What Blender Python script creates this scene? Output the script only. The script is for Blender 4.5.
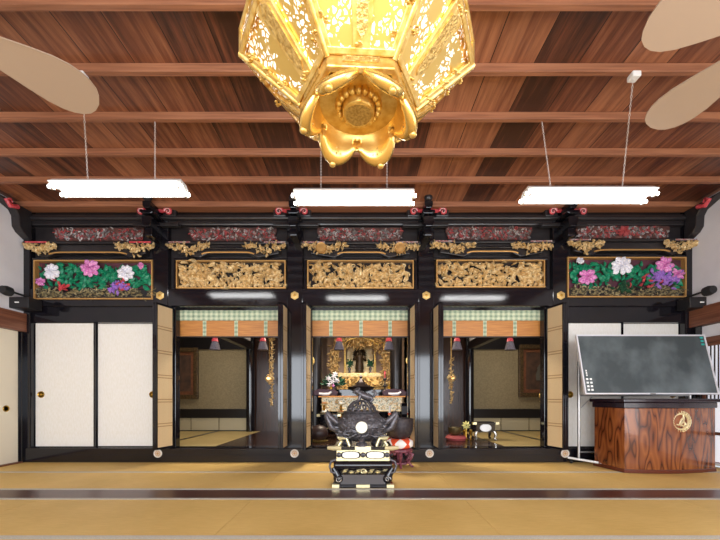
import bpy, math, random
from mathutils import Vector, Matrix
for o in list(bpy.data.objects): bpy.data.objects.remove(o)
S = bpy.context.scene
PI = math.pi
# ------------------------------------------------------------------ camera, light, exposure
F = 340.0; CH = 0.914; D = 4.86           # focal length in px, camera height, distance of the temple front
cd = bpy.data.cameras.new('camera'); cam = bpy.data.objects.new('camera', cd)
S.collection.objects.link(cam); S.camera = cam
cam.location = (0, 0, CH); cam.rotation_euler = (PI/2, 0, 0)
cd.sensor_width = 36; cd.lens = F*36/720; cd.shift_y = (398-270)/720; cd.clip_start = .02
w = bpy.data.worlds.new('world'); S.world = w; w.use_nodes = True
w.node_tree.nodes['Background'].inputs[0].default_value = (.86, .93, 1, 1)
w.node_tree.nodes['Background'].inputs[1].default_value = 0.5
S.view_settings.view_transform = 'Standard'; S.view_settings.look = 'None'
S.view_settings.gamma = 1; S.view_settings.use_curve_mapping = False
S.view_settings.exposure = 0.72
def area(name, loc, rot, sx, sy, power, col=(1, 1, 1)):
    l = bpy.data.lights.new(name, 'AREA'); l.shape = 'RECTANGLE'; l.size = sx; l.size_y = sy
    l.energy = power; l.color = col
    o = bpy.data.objects.new(name, l); S.collection.objects.link(o); o.location = loc; o.rotation_euler = rot
    return o
# daylight through the open front of the hall, behind the camera
area('daylight_front_opening', (0, -2.9, 1.3), (PI/2, 0, 0), 8.6, 2.3, 330, (.88, .93, 1))
area('daylight_right_windows', (4.6, -0.3, 1.2), (0, PI/2, 0), 2.0, 3.6, 60, (.93, .96, 1))
# unseen warm fill lights added over the inner sanctuary (centre and both side rooms)
area('sanctuary_fill_centre', (0, 6.0, 2.9), (-0.25, 0, 0), .9, .5, 60, (1, .86, .66))
area('sanctuary_fill_left', (-3.0, 6.1, 2.9), (0, 0, 0), .6, .6, 11, (1, .9, .76))
area('sanctuary_fill_right', (3.0, 6.1, 2.9), (0, 0, 0), .6, .6, 11, (1, .9, .76))

# ------------------------------------------------------------------ helpers
def W(px, py, Y): return Vector(((px-360)/F*Y, Y, CH+(398-py)/F*Y))
def fx(px, Y=D): return (px-360)/F*Y
def fz(py, Y=D): return CH+(398-py)/F*Y
def lin(c):
    if isinstance(c, str): c = [int(c[i:i+2], 16)/255 for i in (0, 2, 4)]
    return tuple((x/12.92 if x <= .04045 else ((x+.055)/1.055)**2.4) for x in c)+(1,)
ORG = {}
def setp(o, label=None, cat=None, group=None, kind=None):
    if label: o['label'] = label
    if cat: o['category'] = cat
    if group: o['group'] = group
    if kind: o['kind'] = kind
    return o
def thing(name, label, cat, loc, group=None):
    o = bpy.data.objects.new(name, None); S.collection.objects.link(o)
    o.empty_display_size = .1; o.location = loc; ORG[o.name] = Vector(loc)
    return setp(o, label, cat, group)
class M:
    def __init__(s): s.v = []; s.f = []; s.mi = []; s.cur = 0; s.T = None
    def add(s, vs, fs):
        n = len(s.v)
        if s.T is not None: vs = [s.T @ Vector(v) for v in vs]
        s.v += [tuple(v) for v in vs]; s.f += [tuple(i+n for i in f) for f in fs]; s.mi += [s.cur]*len(fs)
        return s
    def box(s, x0, x1, y0, y1, z0, z1):
        vs = [(x, y, z) for x in (x0, x1) for y in (y0, y1) for z in (z0, z1)]
        return s.add(vs, [(0, 1, 3, 2), (4, 6, 7, 5), (0, 4, 5, 1), (2, 3, 7, 6), (0, 2, 6, 4), (1, 5, 7, 3)])
    def cbox(s, c, d, R=None):
        hx, hy, hz = d[0]/2, d[1]/2, d[2]/2; c = Vector(c)
        vs = [Vector((x, y, z)) for x in (-hx, hx) for y in (-hy, hy) for z in (-hz, hz)]
        if R is not None: vs = [R @ v for v in vs]
        return s.add([c+v for v in vs], [(0, 1, 3, 2), (4, 6, 7, 5), (0, 4, 5, 1), (2, 3, 7, 6), (0, 2, 6, 4), (1, 5, 7, 3)])
    def tube(s, pts, r, n=8, caps=True, flat=1.0):
        pts = [Vector(p) for p in pts]; k = len(pts)
        rr = r if isinstance(r, (list, tuple)) else [r]*k
        vs = []; up = None
        for i, p in enumerate(pts):
            t = (pts[min(i+1, k-1)]-pts[max(i-1, 0)])
            if t.length < 1e-9: t = Vector((0, 0, 1))
            t.normalize()
            if up is None:
                up = Vector((0, 1, 0)) if abs(t.y) < .9 else Vector((1, 0, 0))
            a = (up - t*up.dot(t))
            if a.length < 1e-6: a = t.orthogonal()
            a.normalize(); b = t.cross(a); up = a
            for j in range(n):
                q = 2*PI*j/n
                vs.append(p+a*math.cos(q)*rr[i]*flat+b*math.sin(q)*rr[i])
        fs = [(i*n+j, i*n+(j+1) % n, (i+1)*n+(j+1) % n, (i+1)*n+j) for i in range(k-1) for j in range(n)]
        if caps: fs += [tuple(range(n))[::-1], tuple((k-1)*n+j for j in range(n))]
        return s.add(vs, fs)
    def lathe(s, prof, c, n=24, axis='z', mod=None, ang=0):
        c = Vector(c); vs = []
        for (r, h) in prof:
            for j in range(n):
                q = 2*PI*j/n+ang; R = r*(mod(q) if mod else 1)
                if axis == 'z': vs.append(c+Vector((R*math.cos(q), R*math.sin(q), h)))
                elif axis == 'y': vs.append(c+Vector((R*math.cos(q), h, R*math.sin(q))))
                else: vs.append(c+Vector((h, R*math.cos(q), R*math.sin(q))))
        k = len(prof)
        fs = [(i*n+j, i*n+(j+1) % n, (i+1)*n+(j+1) % n, (i+1)*n+j) for i in range(k-1) for j in range(n)]
        if prof[0][0] > 1e-4: fs.append(tuple(range(n))[::-1])
        if prof[-1][0] > 1e-4: fs.append(tuple((k-1)*n+j for j in range(n)))
        return s.add(vs, fs)
    def ball(s, c, rx, ry=None, rz=None, n=10, m=6):
        ry = rx if ry is None else ry; rz = rx if rz is None else rz
        c = Vector(c); vs = [c+Vector((0, 0, -rz))]
        for i in range(1, m):
            a = -PI/2+PI*i/m
            for j in range(n):
                q = 2*PI*j/n
                vs.append(c+Vector((rx*math.cos(a)*math.cos(q), ry*math.cos(a)*math.sin(q), rz*math.sin(a))))
        vs.append(c+Vector((0, 0, rz)))
        fs = [(0, 1+(j+1) % n, 1+j) for j in range(n)]
        for i in range(m-2):
            for j in range(n):
                a = 1+i*n; fs.append((a+j, a+(j+1) % n, a+n+(j+1) % n, a+n+j))
        a = 1+(m-2)*n; L = len(vs)-1
        fs += [(a+j, a+(j+1) % n, L) for j in range(n)]
        return s.add(vs, fs)
    def prism(s, poly, a0, a1, plane='xz'):
        """extrude a 2-D outline between a0 and a1 along the remaining axis"""
        def P(u, v, a):
            return {'xz': (u, a, v), 'yz': (a, u, v), 'xy': (u, v, a)}[plane]
        n = len(poly)
        vs = [P(u, v, a0) for u, v in poly]+[P(u, v, a1) for u, v in poly]
        fs = [tuple(range(n)), tuple(range(n, 2*n))[::-1]]+[(i, (i+1) % n, n+(i+1) % n, n+i) for i in range(n)]
        return s.add(vs, fs)
    def leaf(s, x, y, z, ang, L, w, curl=0., d=.012, seg=5, pk=.8):
        """a carved leaf or petal in the x-z plane, its ridge standing out towards -y"""
        vs = []; p = Vector((x, y, z)); a = ang
        for i in range(seg+1):
            t = i/seg; ww = w*math.sin(PI*(.08+.92*t)**pk)*.5+1e-4
            nrm = Vector((-math.sin(a), 0, math.cos(a)))
            lift = d*math.sin(PI*min(1, t*.9+.1))
            vs += [p+nrm*ww, p+Vector((0, -lift-d*.3, 0)), p-nrm*ww]
            p = p+Vector((math.cos(a), 0, math.sin(a)))*L/seg; a += curl/seg
        fs = []
        for i in range(seg):
            b = i*3; fs += [(b, b+1, b+4, b+3), (b+1, b+2, b+5, b+4)]
        # back so that it is a solid sliver
        n = len(vs); vs2 = [v+Vector((0, d*.8, 0)) for v in vs]; vs += vs2
        for i in range(seg):
            b = i*3+n; fs += [(b, b+3, b+5, b+2)]
            c0 = i*3; fs += [(c0, c0+3, c0+3+n, c0+n), (c0+2, c0+2+n, c0+5+n, c0+5)]
        return s.add(vs, fs)
    def spiral(s, x, y, z, R, turns, ang, r0, hand=1, n=6, seg=14, yd=0.):
        pts = []; rr = []
        for i in range(seg+1):
            t = i/seg; q = ang+hand*turns*2*PI*t; rad = R*(1-t*.85)
            pts.append((x+math.cos(q)*rad, y-yd*t, z+math.sin(q)*rad)); rr.append(r0*(1-.55*t))
        return s.tube(pts, rr, n)
    def build(s, name, mat, parent=None, smooth=None, bev=0, origin=None):
        me = bpy.data.meshes.new(name)
        vs = [Vector(v) for v in s.v]
        lo = Vector([min(v[i] for v in vs) for i in range(3)]); hi = Vector([max(v[i] for v in vs) for i in range(3)])
        c = Vector(origin) if origin is not None else Vector(((lo.x+hi.x)/2, (lo.y+hi.y)/2, lo.z))
        me.from_pydata([v-c for v in vs], [], s.f)
        for m in (mat if isinstance(mat, (list, tuple)) else [mat]): me.materials.append(m)
        if max(s.mi) > 0: me.polygons.foreach_set('material_index', s.mi)
        if smooth is not None:
            me.polygons.foreach_set('use_smooth', [True]*len(me.polygons)); me.set_sharp_from_angle(angle=math.radians(smooth))
        me.update()
        import bmesh
        bm = bmesh.new(); bm.from_mesh(me); bmesh.ops.recalc_face_normals(bm, faces=bm.faces); bm.to_mesh(me); bm.free()
        o = bpy.data.objects.new(name, me); S.collection.objects.link(o); ORG[o.name] = c
        if parent is not None:
            o.parent = parent; o.location = c-ORG[parent.name]
        else: o.location = c
        if bev:
            b = o.modifiers.new('bevel', 'BEVEL'); b.width = bev; b.segments = 2; b.limit_method = 'ANGLE'
        return o
def struct(o, label=None): o['kind'] = 'structure'; return setp(o, label)

# ------------------------------------------------------------------ materials
def nt(name):
    m = bpy.data.materials.new(name); m.use_nodes = True; t = m.node_tree
    return m, t, t.nodes['Principled BSDF']
def N(t, ty, **k):
    n = t.nodes.new(ty)
    for a, b in k.items():
        if a.startswith('i_'): n.inputs[a[2:].replace('_', ' ')].default_value = b
        else: setattr(n, a, b)
    return n
def mat(name, c1, rough=.5, metal=0, c2=None, scale=20, stretch=(1, 1, 1), bump=0, spec=.5, emit=None, es=0, coat=0, detail=3, lo=.35, hi=.65):
    m, t, p = nt(name)
    p.inputs['Base Color'].default_value = lin(c1); p.inputs['Roughness'].default_value = rough
    p.inputs['Metallic'].default_value = metal; p.inputs['Specular IOR Level'].default_value = spec
    p.inputs['Coat Weight'].default_value = coat; p.inputs['Coat Roughness'].default_value = .08
    if emit: p.inputs['Emission Color'].default_value = lin(emit); p.inputs['Emission Strength'].default_value = es
    if c2 or bump:
        tc = N(t, 'ShaderNodeTexCoord'); mp = N(t, 'ShaderNodeMapping'); mp.inputs['Scale'].default_value = stretch
        no = N(t, 'ShaderNodeTexNoise'); no.inputs['Scale'].default_value = scale; no.inputs['Detail'].default_value = detail
        t.links.new(tc.outputs['Object'], mp.inputs[0]); t.links.new(mp.outputs[0], no.inputs['Vector'])
        if c2:
            r = N(t, 'ShaderNodeValToRGB'); r.color_ramp.elements[0].position = lo; r.color_ramp.elements[1].position = hi
            r.color_ramp.elements[0].color = lin(c1); r.color_ramp.elements[1].color = lin(c2)
            t.links.new(no.outputs[0], r.inputs[0]); t.links.new(r.outputs[0], p.inputs['Base Color'])
        if bump:
            b = N(t, 'ShaderNodeBump'); b.inputs['Strength'].default_value = bump; b.inputs['Distance'].default_value = .01
            t.links.new(no.outputs[0], b.inputs['Height']); t.links.new(b.outputs[0], p.inputs['Normal'])
    return m
LAC = mat('black_lacquer', '17151b', .085, c2='121115', scale=6, spec=.55)
LACHAZE = mat('black_lacquer_hazed', '252224', .28, c2='2c2829', scale=8, spec=.5)  # same black lacquer, with the haze of the upper front lightened into its colour
GOLD = mat('gilt_carving', 'c8a468', .42, .4, c2='f2dcae', scale=26, bump=.2)
GOLDB = mat('bright_gold', 'f4d890', .33, .75, c2='dcb25c', scale=30, bump=.2)
GOLDE = mat('engraved_gold', 'b89450', .4, .7, c2='e0c27c', scale=90, bump=.6)
GOLDP = mat('pale_gold_line', 'c89a5c', .4, .5)
BRASS = mat('brass', 'c79a3e', .3, .9)
SILV = mat('silver_metal', 'c9c6c0', .25, .85)
WHITE = mat('white_enamel', 'f2f2f0', .35)
BEAM = None
PLAST = mat('white_plaster', 'e3e1e4', .85, c2='dad8dc', scale=3)
KHAKI = mat('khaki_plaster', '8b7c5e', .9, c2='7d6f53', scale=40)
FUS = mat('fusuma_paper', 'e9e5df', .45, c2='e3ded4', scale=60, stretch=(1, 1, .3), spec=.35)
FUSD = mat('fusuma_paper_side', 'e4dac4', .7)
HERI = mat('pale_border_cloth', 'd8d3c6', .8, c2='a9a69f', scale=160)
DBOARD = mat('dark_board', '5a3430', .3, c2='472724', scale=10, stretch=(.3, 8, 1))
BRONZE = mat('dark_bronze', '454348', .36, .5, c2='686468', scale=40, bump=.18)
RED = mat('red_lacquer', 'c03038', .35, c2='d8606a', scale=40)
CARVR = mat('red_grey_carving', '8c4a48', .6, c2='a39c98', scale=45, lo=.42, hi=.56)
GREY = mat('grey_carving', '8f8a88', .6, c2='5c5456', scale=60)
GREEN = mat('painted_green', '0e8a62', .5, c2='0a6a4c', scale=30)
DGREEN = mat('dark_green', '2c5a3c', .5, c2='1c4030', scale=40)
PETW = mat('white_petal', 'efeef2', .5, c2='d8d6e4', scale=40)
PETP = mat('pink_petal', 'e8a8d4', .5, c2='c85cae', scale=45)
PURP = mat('purple_carving', '8a5cb8', .5, c2='b48ad8', scale=60)
ROCK = mat('painted_rock', '9a8c66', .6, c2='38342e', scale=40, lo=.42, hi=.58)
BROWNP = mat('brown_carving', '6a4038', .6, c2='3c2422', scale=20)
NAG = mat('brown_timber', '84523a', .4, c2='643a28', scale=6, stretch=(1, .3, 9))
IWOOD = mat('inner_dark_wood', '2a1a14', .25, c2='3a231a', scale=5, stretch=(8, 1, .3))
IBLK = mat('inner_black', '161214', .3)
ALU = mat('aluminium', 'b9b7b6', .35, .8)
RUB = mat('black_rubber', '1a1a1c', .6)
STR = mat('hanging_cord', 'c8c0bc', .6)
TASS = mat('grey_purple_thread', '4c4850', .8, c2='686068', scale=120, stretch=(1, 1, .1))
def tatami_mat(name, c1, c2):
    m, t, p = nt(name); p.inputs['Roughness'].default_value = .55; p.inputs['Specular IOR Level'].default_value = .35
    tc = N(t, 'ShaderNodeTexCoord'); mp = N(t, 'ShaderNodeMapping'); mp.inputs['Scale'].default_value = (3, 60, 1)
    no = N(t, 'ShaderNodeTexNoise'); no.inputs['Scale'].default_value = 4; no.inputs['Detail'].default_value = 6
    n2 = N(t, 'ShaderNodeTexNoise'); n2.inputs['Scale'].default_value = 1.3
    r = N(t, 'ShaderNodeValToRGB'); r.color_ramp.elements[0].position = .3; r.color_ramp.elements[1].position = .7
    r.color_ramp.elements[0].color = lin(c1); r.color_ramp.elements[1].color = lin(c2)
    mx = N(t, 'ShaderNodeMath', operation='ADD'); ml = N(t, 'ShaderNodeMath', operation='MULTIPLY'); ml.inputs[1].default_value = .5
    t.links.new(tc.outputs['Object'], mp.inputs[0]); t.links.new(mp.outputs[0], no.inputs['Vector']); t.links.new(tc.outputs['Object'], n2.inputs['Vector'])
    t.links.new(no.outputs[0], mx.inputs[0]); t.links.new(n2.outputs[0], mx.inputs[1]); t.links.new(mx.outputs[0], ml.inputs[0])
    t.links.new(ml.outputs[0], r.inputs[0]); t.links.new(r.outputs[0], p.inputs['Base Color'])
    wv = N(t, 'ShaderNodeTexWave'); wv.bands_direction = 'X'; wv.inputs['Scale'].default_value = 30
    b = N(t, 'ShaderNodeBump'); b.inputs['Strength'].default_value = .12; b.inputs['Distance'].default_value = .003
    t.links.new(tc.outputs['Object'], wv.inputs['Vector']); t.links.new(wv.outputs['Fac'], b.inputs['Height']); t.links.new(b.outputs[0], p.inputs['Normal'])
    return m
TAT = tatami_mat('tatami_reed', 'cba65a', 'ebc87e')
def board_wood(name, dark, mid, light, bw, rough=.38, yscale=.5, beam=False):
    m, t, p = nt(name); p.inputs['Roughness'].default_value = rough
    tc = N(t, 'ShaderNodeTexCoord'); sp = N(t, 'ShaderNodeSeparateXYZ'); t.links.new(tc.outputs['Object'], sp.inputs[0])
    dv = N(t, 'ShaderNodeMath', operation='DIVIDE'); dv.inputs[1].default_value = bw; t.links.new(sp.outputs[0], dv.inputs[0])
    fl = N(t, 'ShaderNodeMath', operation='FLOOR'); t.links.new(dv.outputs[0], fl.inputs[0])
    wn = N(t, 'ShaderNodeTexWhiteNoise', noise_dimensions='1D'); t.links.new(fl.outputs[0], wn.inputs['W'])
    fr = N(t, 'ShaderNodeMath', operation='FRACT'); t.links.new(dv.outputs[0], fr.inputs[0])
    # grain
    cb = N(t, 'ShaderNodeCombineXYZ')
    off = N(t, 'ShaderNodeMath', operation='MULTIPLY'); off.inputs[1].default_value = 37.; t.links.new(wn.outputs[0], off.inputs[0])
    t.links.new(sp.outputs[0], cb.inputs[0]); t.links.new(sp.outputs[1], cb.inputs[1]); t.links.new(off.outputs[0], cb.inputs[2])
    mp = N(t, 'ShaderNodeMapping'); mp.inputs['Scale'].default_value = (9, yscale, 1); t.links.new(cb.outputs[0], mp.inputs[0])
    no = N(t, 'ShaderNodeTexNoise'); no.inputs['Scale'].default_value = 2.2; no.inputs['Detail'].default_value = 8; no.inputs['Roughness'].default_value = .65
    t.links.new(mp.outputs[0], no.inputs['Vector'])
    sm = N(t, 'ShaderNodeMath', operation='MULTIPLY_ADD'); sm.inputs[1].default_value = .45; t.links.new(wn.outputs[0], sm.inputs[0])
    ms = N(t, 'ShaderNodeMath', operation='SUBTRACT'); ms.inputs[1].default_value = .22; t.links.new(no.outputs[0], ms.inputs[0]); t.links.new(ms.outputs[0], sm.inputs[2])
    r = N(t, 'ShaderNodeValToRGB'); e = r.color_ramp.elements
    e[0].position = .28; e[0].color = lin(dark); e[1].position = .78; e[1].color = lin(light)
    x = e.new(.5); x.color = lin(mid)
    t.links.new(sm.outputs[0], r.inputs[0])
    # narrow joint between boards
    jt = N(t, 'ShaderNodeMath', operation='LESS_THAN'); jt.inputs[1].default_value = .02; t.links.new(fr.outputs[0], jt.inputs[0])
    mx = N(t, 'ShaderNodeMix', data_type='RGBA'); t.links.new(jt.outputs[0], mx.inputs['Factor']); t.links.new(r.outputs[0], mx.inputs['A']); mx.inputs['B'].default_value = lin('24120e')
    t.links.new(mx.outputs['Result'], p.inputs['Base Color'])
    b = N(t, 'ShaderNodeBump'); b.inputs['Strength'].default_value = .15; b.inputs['Distance'].default_value = .01
    t.links.new(no.outputs[0], b.inputs['Height']); t.links.new(b.outputs[0], p.inputs['Normal'])
    return m
CEIL = board_wood('ceiling_boards', '40241a', '74442f', 'a97150', .36)
BEAM = mat('ceiling_beam_wood', 'a56f50', .45, c2='84543c', scale=4, stretch=(.4, 12, 12), detail=6)
def rosewood():
    m, t, p = nt('rosewood_veneer'); p.inputs['Roughness'].default_value = .22; p.inputs['Coat Weight'].default_value = .3
    tc = N(t, 'ShaderNodeTexCoord'); mp = N(t, 'ShaderNodeMapping'); mp.inputs['Scale'].default_value = (4.6, 4.6, .95)
    no = N(t, 'ShaderNodeTexNoise'); no.inputs['Scale'].default_value = 1.7; no.inputs['Detail'].default_value = 1.2
    t.links.new(tc.outputs['Object'], mp.inputs[0]); t.links.new(mp.outputs[0], no.inputs['Vector'])
    ml = N(t, 'ShaderNodeMath', operation='MULTIPLY'); ml.inputs[1].default_value = 11; t.links.new(no.outputs[0], ml.inputs[0])
    fr = N(t, 'ShaderNodeMath', operation='PINGPONG'); fr.inputs[1].default_value = 1; t.links.new(ml.outputs[0], fr.inputs[0])
    r = N(t, 'ShaderNodeValToRGB'); e = r.color_ramp.elements
    e[0].position = 0; e[0].color = lin('3e1c0c'); e[1].position = 1; e[1].color = lin('94552a'); x = e.new(.25); x.color = lin('723a1c')
    t.links.new(fr.outputs[0], r.inputs[0]); t.links.new(r.outputs[0], p.inputs['Base Color'])
    return m
ROSE = rosewood()
def slat_mat():
    """a woven reed screen: fine vertical reeds"""
    m, t, p = nt('reed_screen'); p.inputs['Roughness'].default_value = .6
    tc = N(t, 'ShaderNodeTexCoord'); wv = N(t, 'ShaderNodeTexWave'); wv.bands_direction = 'Y'; wv.inputs['Scale'].default_value = 22; wv.inputs['Distortion'].default_value = .6
    r = N(t, 'ShaderNodeValToRGB'); r.color_ramp.elements[0].color = lin('a88c66'); r.color_ramp.elements[1].color = lin('dcc49c')
    t.links.new(tc.outputs['Object'], wv.inputs['Vector']); t.links.new(wv.outputs['Fac'], r.inputs[0]); t.links.new(r.outputs[0], p.inputs['Base Color'])
    return m
REED = slat_mat()
REEDB = mat('screen_band', '93744c', .6)
def plaid_mat():
    m, t, p = nt('green_brocade'); p.inputs['Roughness'].default_value = .7
    tc = N(t, 'ShaderNodeTexCoord'); mp = N(t, 'ShaderNodeMapping'); mp.inputs['Scale'].default_value = (1, 1, 1)
    w1 = N(t, 'ShaderNodeTexWave'); w1.bands_direction = 'X'; w1.inputs['Scale'].default_value = 4.2
    w2 = N(t, 'ShaderNodeTexWave'); w2.bands_direction = 'Z'; w2.inputs['Scale'].default_value = 5
    no = N(t, 'ShaderNodeTexNoise'); no.inputs['Scale'].default_value = 50
    a = N(t, 'ShaderNodeMath', operation='ADD'); b = N(t, 'ShaderNodeMath', operation='ADD'); c = N(t, 'ShaderNodeMath', operation='DIVIDE'); c.inputs[1].default_value = 3
    for n_ in (w1, w2, no): t.links.new(tc.outputs['Object'], n_.inputs['Vector'])
    t.links.new(w1.outputs['Fac'], a.inputs[0]); t.links.new(w2.outputs['Fac'], a.inputs[1]); t.links.new(a.outputs[0], b.inputs[0]); t.links.new(no.outputs[0], b.inputs[1]); t.links.new(b.outputs[0], c.inputs[0])
    r = N(t, 'ShaderNodeValToRGB'); e = r.color_ramp.elements; e[0].position = .2; e[0].color = lin('7c8f78'); e[1].position = .8; e[1].color = lin('cfd2b4'); x = e.new(.45); x.color = lin('a3b296')
    t.links.new(c.outputs[0], r.inputs[0]); t.links.new(r.outputs[0], p.inputs['Base Color'])
    return m
PLAID = plaid_mat()
BAMB = mat('orange_bamboo', 'c2843f', .45, c2='a86a30', scale=7, stretch=(.6, 1, 14), detail=5)
BROC = mat('white_green_brocade', 'f4eed8', .6, c2='8a9484', scale=44, lo=.52, hi=.64)
GBACK = mat('gilt_back', 'a8793a', .35, .7, c2='d9b068', scale=18, bump=.5)
def lattice_gold():
    """gilt openwork over a lamp-lit white diffuser"""
    m, t, p = nt('gilt_openwork'); p.inputs['Roughness'].default_value = .32
    tc = N(t, 'ShaderNodeTexCoord')
    vo = N(t, 'ShaderNodeTexVoronoi', feature='DISTANCE_TO_EDGE'); vo.inputs['Scale'].default_value = 50
    v2 = N(t, 'ShaderNodeTexVoronoi', feature='F1'); v2.inputs['Scale'].default_value = 12
    ns = N(t, 'ShaderNodeTexNoise'); ns.inputs['Scale'].default_value = 22
    vm = N(t, 'ShaderNodeVectorMath', operation='MULTIPLY_ADD'); vm.inputs[1].default_value = (.05, .05, .05)
    t.links.new(tc.outputs['Object'], ns.inputs['Vector']); t.links.new(ns.outputs['Color'], vm.inputs[0]); t.links.new(tc.outputs['Object'], vm.inputs[2])
    t.links.new(vm.outputs[0], vo.inputs['Vector']); t.links.new(tc.outputs['Object'], v2.inputs['Vector'])
    g1 = N(t, 'ShaderNodeMath', operation='GREATER_THAN'); g1.inputs[1].default_value = .17; t.links.new(vo.outputs['Distance'], g1.inputs[0])
    g2 = N(t, 'ShaderNodeMath', operation='GREATER_THAN'); g2.inputs[1].default_value = .40; t.links.new(v2.outputs['Distance'], g2.inputs[0])
    g = N(t, 'ShaderNodeMath', operation='MULTIPLY'); t.links.new(g1.outputs[0], g.inputs[0]); t.links.new(g2.outputs[0], g.inputs[1])
    mx = N(t, 'ShaderNodeMix', data_type='RGBA'); mx.inputs['A'].default_value = lin('e8c878'); mx.inputs['B'].default_value = lin('f4f1ea'); t.links.new(g.outputs[0], mx.inputs['Factor'])
    t.links.new(mx.outputs['Result'], p.inputs['Base Color'])
    iv = N(t, 'ShaderNodeMath', operation='SUBTRACT'); iv.inputs[0].default_value = 1; t.links.new(g.outputs[0], iv.inputs[1])
    im = N(t, 'ShaderNodeMath', operation='MULTIPLY'); im.inputs[1].default_value = .85; t.links.new(iv.outputs[0], im.inputs[0]); t.links.new(im.outputs[0], p.inputs['Metallic'])
    p.inputs['Emission Color'].default_value = lin('fff6ea')
    em = N(t, 'ShaderNodeMath', operation='MULTIPLY'); em.inputs[1].default_value = .42; t.links.new(g.outputs[0], em.inputs[0]); t.links.new(em.outputs[0], p.inputs['Emission Strength'])
    return m
OPENW = lattice_gold()

# ------------------------------------------------------------------ room shell
XL, XR = -4.79, 4.73; CZ = CH+2.72; CB = CH+2.65; BY = -3.1
o = M(); o.cur = 0
f = M()
# tatami rows laid across the hall (y ranges), each mat 1.91 m long
Yh = lambda py: CH*F/(py-398)
rows = [(Yh(462), Yh(471.3)), (Yh(472.8), Yh(489.6)), (Yh(498), Yh(535))]
mats = M()
def row(y0, y1):
    x = -4.79-.0+.0
    xs = [XL]+[-.97+1.91*k for k in (-2, -1, 0, 1, 2, 3) if XL < -.97+1.91*k < XR]+[XR]
    for a, b in zip(xs, xs[1:]): mats.cur = 0; mats.box(a+.0015, b-.0015, y0, y1, -.03, 0)
def heri(y0, y1): mats.cur = 1; mats.box(XL, XR, y0, y1, -.03, .001)
d0, d1 = Yh(498), Yh(489.8)
row(D+.02, Yh(472.6)) ; heri(Yh(472.6), Yh(471.6)); 
row(Yh(472.6), d1+.05); heri(d1, d1+.05)
row(Yh(535.5), d0-.05); heri(d0-.05, d0)
y = Yh(535.5); heri(y-.06, y)
y -= .06
while y > BY:
    row(y-.82, y); heri(y-.88, y-.82); y -= .88
mats.cur = 2; mats.box(XL, XR, d0, d1, -.03, 0)
mats.cur = 2; mats.box(XL-.1, XR+.1, BY-.1, D+.2, -.08, -.031)
struct(mats.build('floor', [TAT, HERI, DBOARD]))
c = M().box(XL-.1, XR+.1, BY-.1, D+.1, CZ, CZ+.08); struct(c.build('ceiling', CEIL))
# ceiling beams
for k in range(-11, 6):
    Yb = 2.31+.470*k
    if Yb > 4.5: continue
    b = M().box(XL, XR, Yb-.022, Yb+.022, CB, CZ).build('ceiling_beam', BEAM, bev=.004); struct(b)
b = M().box(XL, XR, 4.70, D, CB, CZ).build('ceiling_beam', BEAM, bev=.004); struct(b)
# left wall: plaster above the brown rail, sliding doors below
NZ0, NZ1 = 1.85, 2.11
struct(M().box(XL-.1, XL, BY, D+.1, NZ1-.05, CZ).build('wall_left', PLAST))
struct(M().box(XL-.1, XL+.05, BY, D-.02, NZ0, NZ1).build('trim_1', NAG, bev=.006))
struct(M().box(XL-.12, XL+.02, D-.06, D-.02, 0, NZ0).build('pillar', LAC))
struct(M().box(XL-.1, XL+.03, BY, D-.06, -.0, .02).build('trim_2', NAG))
k = 0
y1 = D-.06
n = 0
while y1 > BY+.2:
    y0 = max(BY, y1-1.3); n += 1
    dd = M().box(XL-.06, XL-.02, y0+.01, y1-.005, .02, NZ0).build('door_%d' % n, FUSD); struct(dd)
    h = M().lathe([(.0, .0), (.03, .0), (.04, .006), (.045, 0)], (XL-.018, y1-.18, .77), 16, 'x').build('door_handle', BRASS, dd, 40)
    fr = M().box(XL-.055, XL-.012, y0, y0+.02, .02, NZ0).box(XL-.055, XL-.012, y1-.02, y1, .02, NZ0).build('frame', LAC, dd)
    y1 = y0
NDOOR = n
# right wall: plaster, brown rail, plaster strip, then windows with paper lattice
struct(M().box(XR, XR+.1, BY, D+.1, NZ1-.05, CZ).box(XR, XR+.1, BY, D+.1, 1.72, NZ0+.05).build('wall_right', PLAST))
struct(M().box(XR-.05, XR+.1, BY, D-.02, NZ0+.06, NZ1+.06).build('trim_3', NAG, bev=.006))
struct(M().box(XR-.03, XR+.1, BY, D-.02, 1.66, 1.74).build('trim_4', NAG, bev=.006))
struct(M().box(XR-.02, XR+.12, D-.16, D-.02, 0, NZ0+.06).build('pillar', LAC))
PAPER = mat('shoji_paper', 'f2efe8', .8, emit='eef2ff', es=.35)
y1 = D-.16; n = 0
while y1 > BY+.2:
    y0 = max(BY, y1-1.2); n += 1
    wn_ = M().box(XR+.03, XR+.04, y0, y1, .02, 1.66).build('window_%d' % n, PAPER); struct(wn_)
    fr = M()
    for a, b_ in ((y0, y0+.035), (y1-.035, y1)): fr.box(XR, XR+.03, a, b_, .02, 1.66)
    for a in (.02, .42, .86, 1.62): fr.box(XR, XR+.03, y0, y1, a, a+.04)
    fr.build('frame', NAG, wn_)
    la = M()
    yy = y0+.1
    while yy < y1-.04: la.box(XR+.012, XR+.028, yy, yy+.008, .9, 1.62); yy += .05
    la.build('lattice', IWOOD, wn_); y1 = y0
# wall behind the camera: header and piers around the wide opening
bk = M().box(XL-.1, XR+.1, BY-.1, BY, 2.5, CZ).box(XL-.1, -4.3, BY-.1, BY, 0, 2.5).box(4.3, XR+.1, BY-.1, BY, 0, 2.5)
struct(bk.build('wall_back', PLAST))

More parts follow.
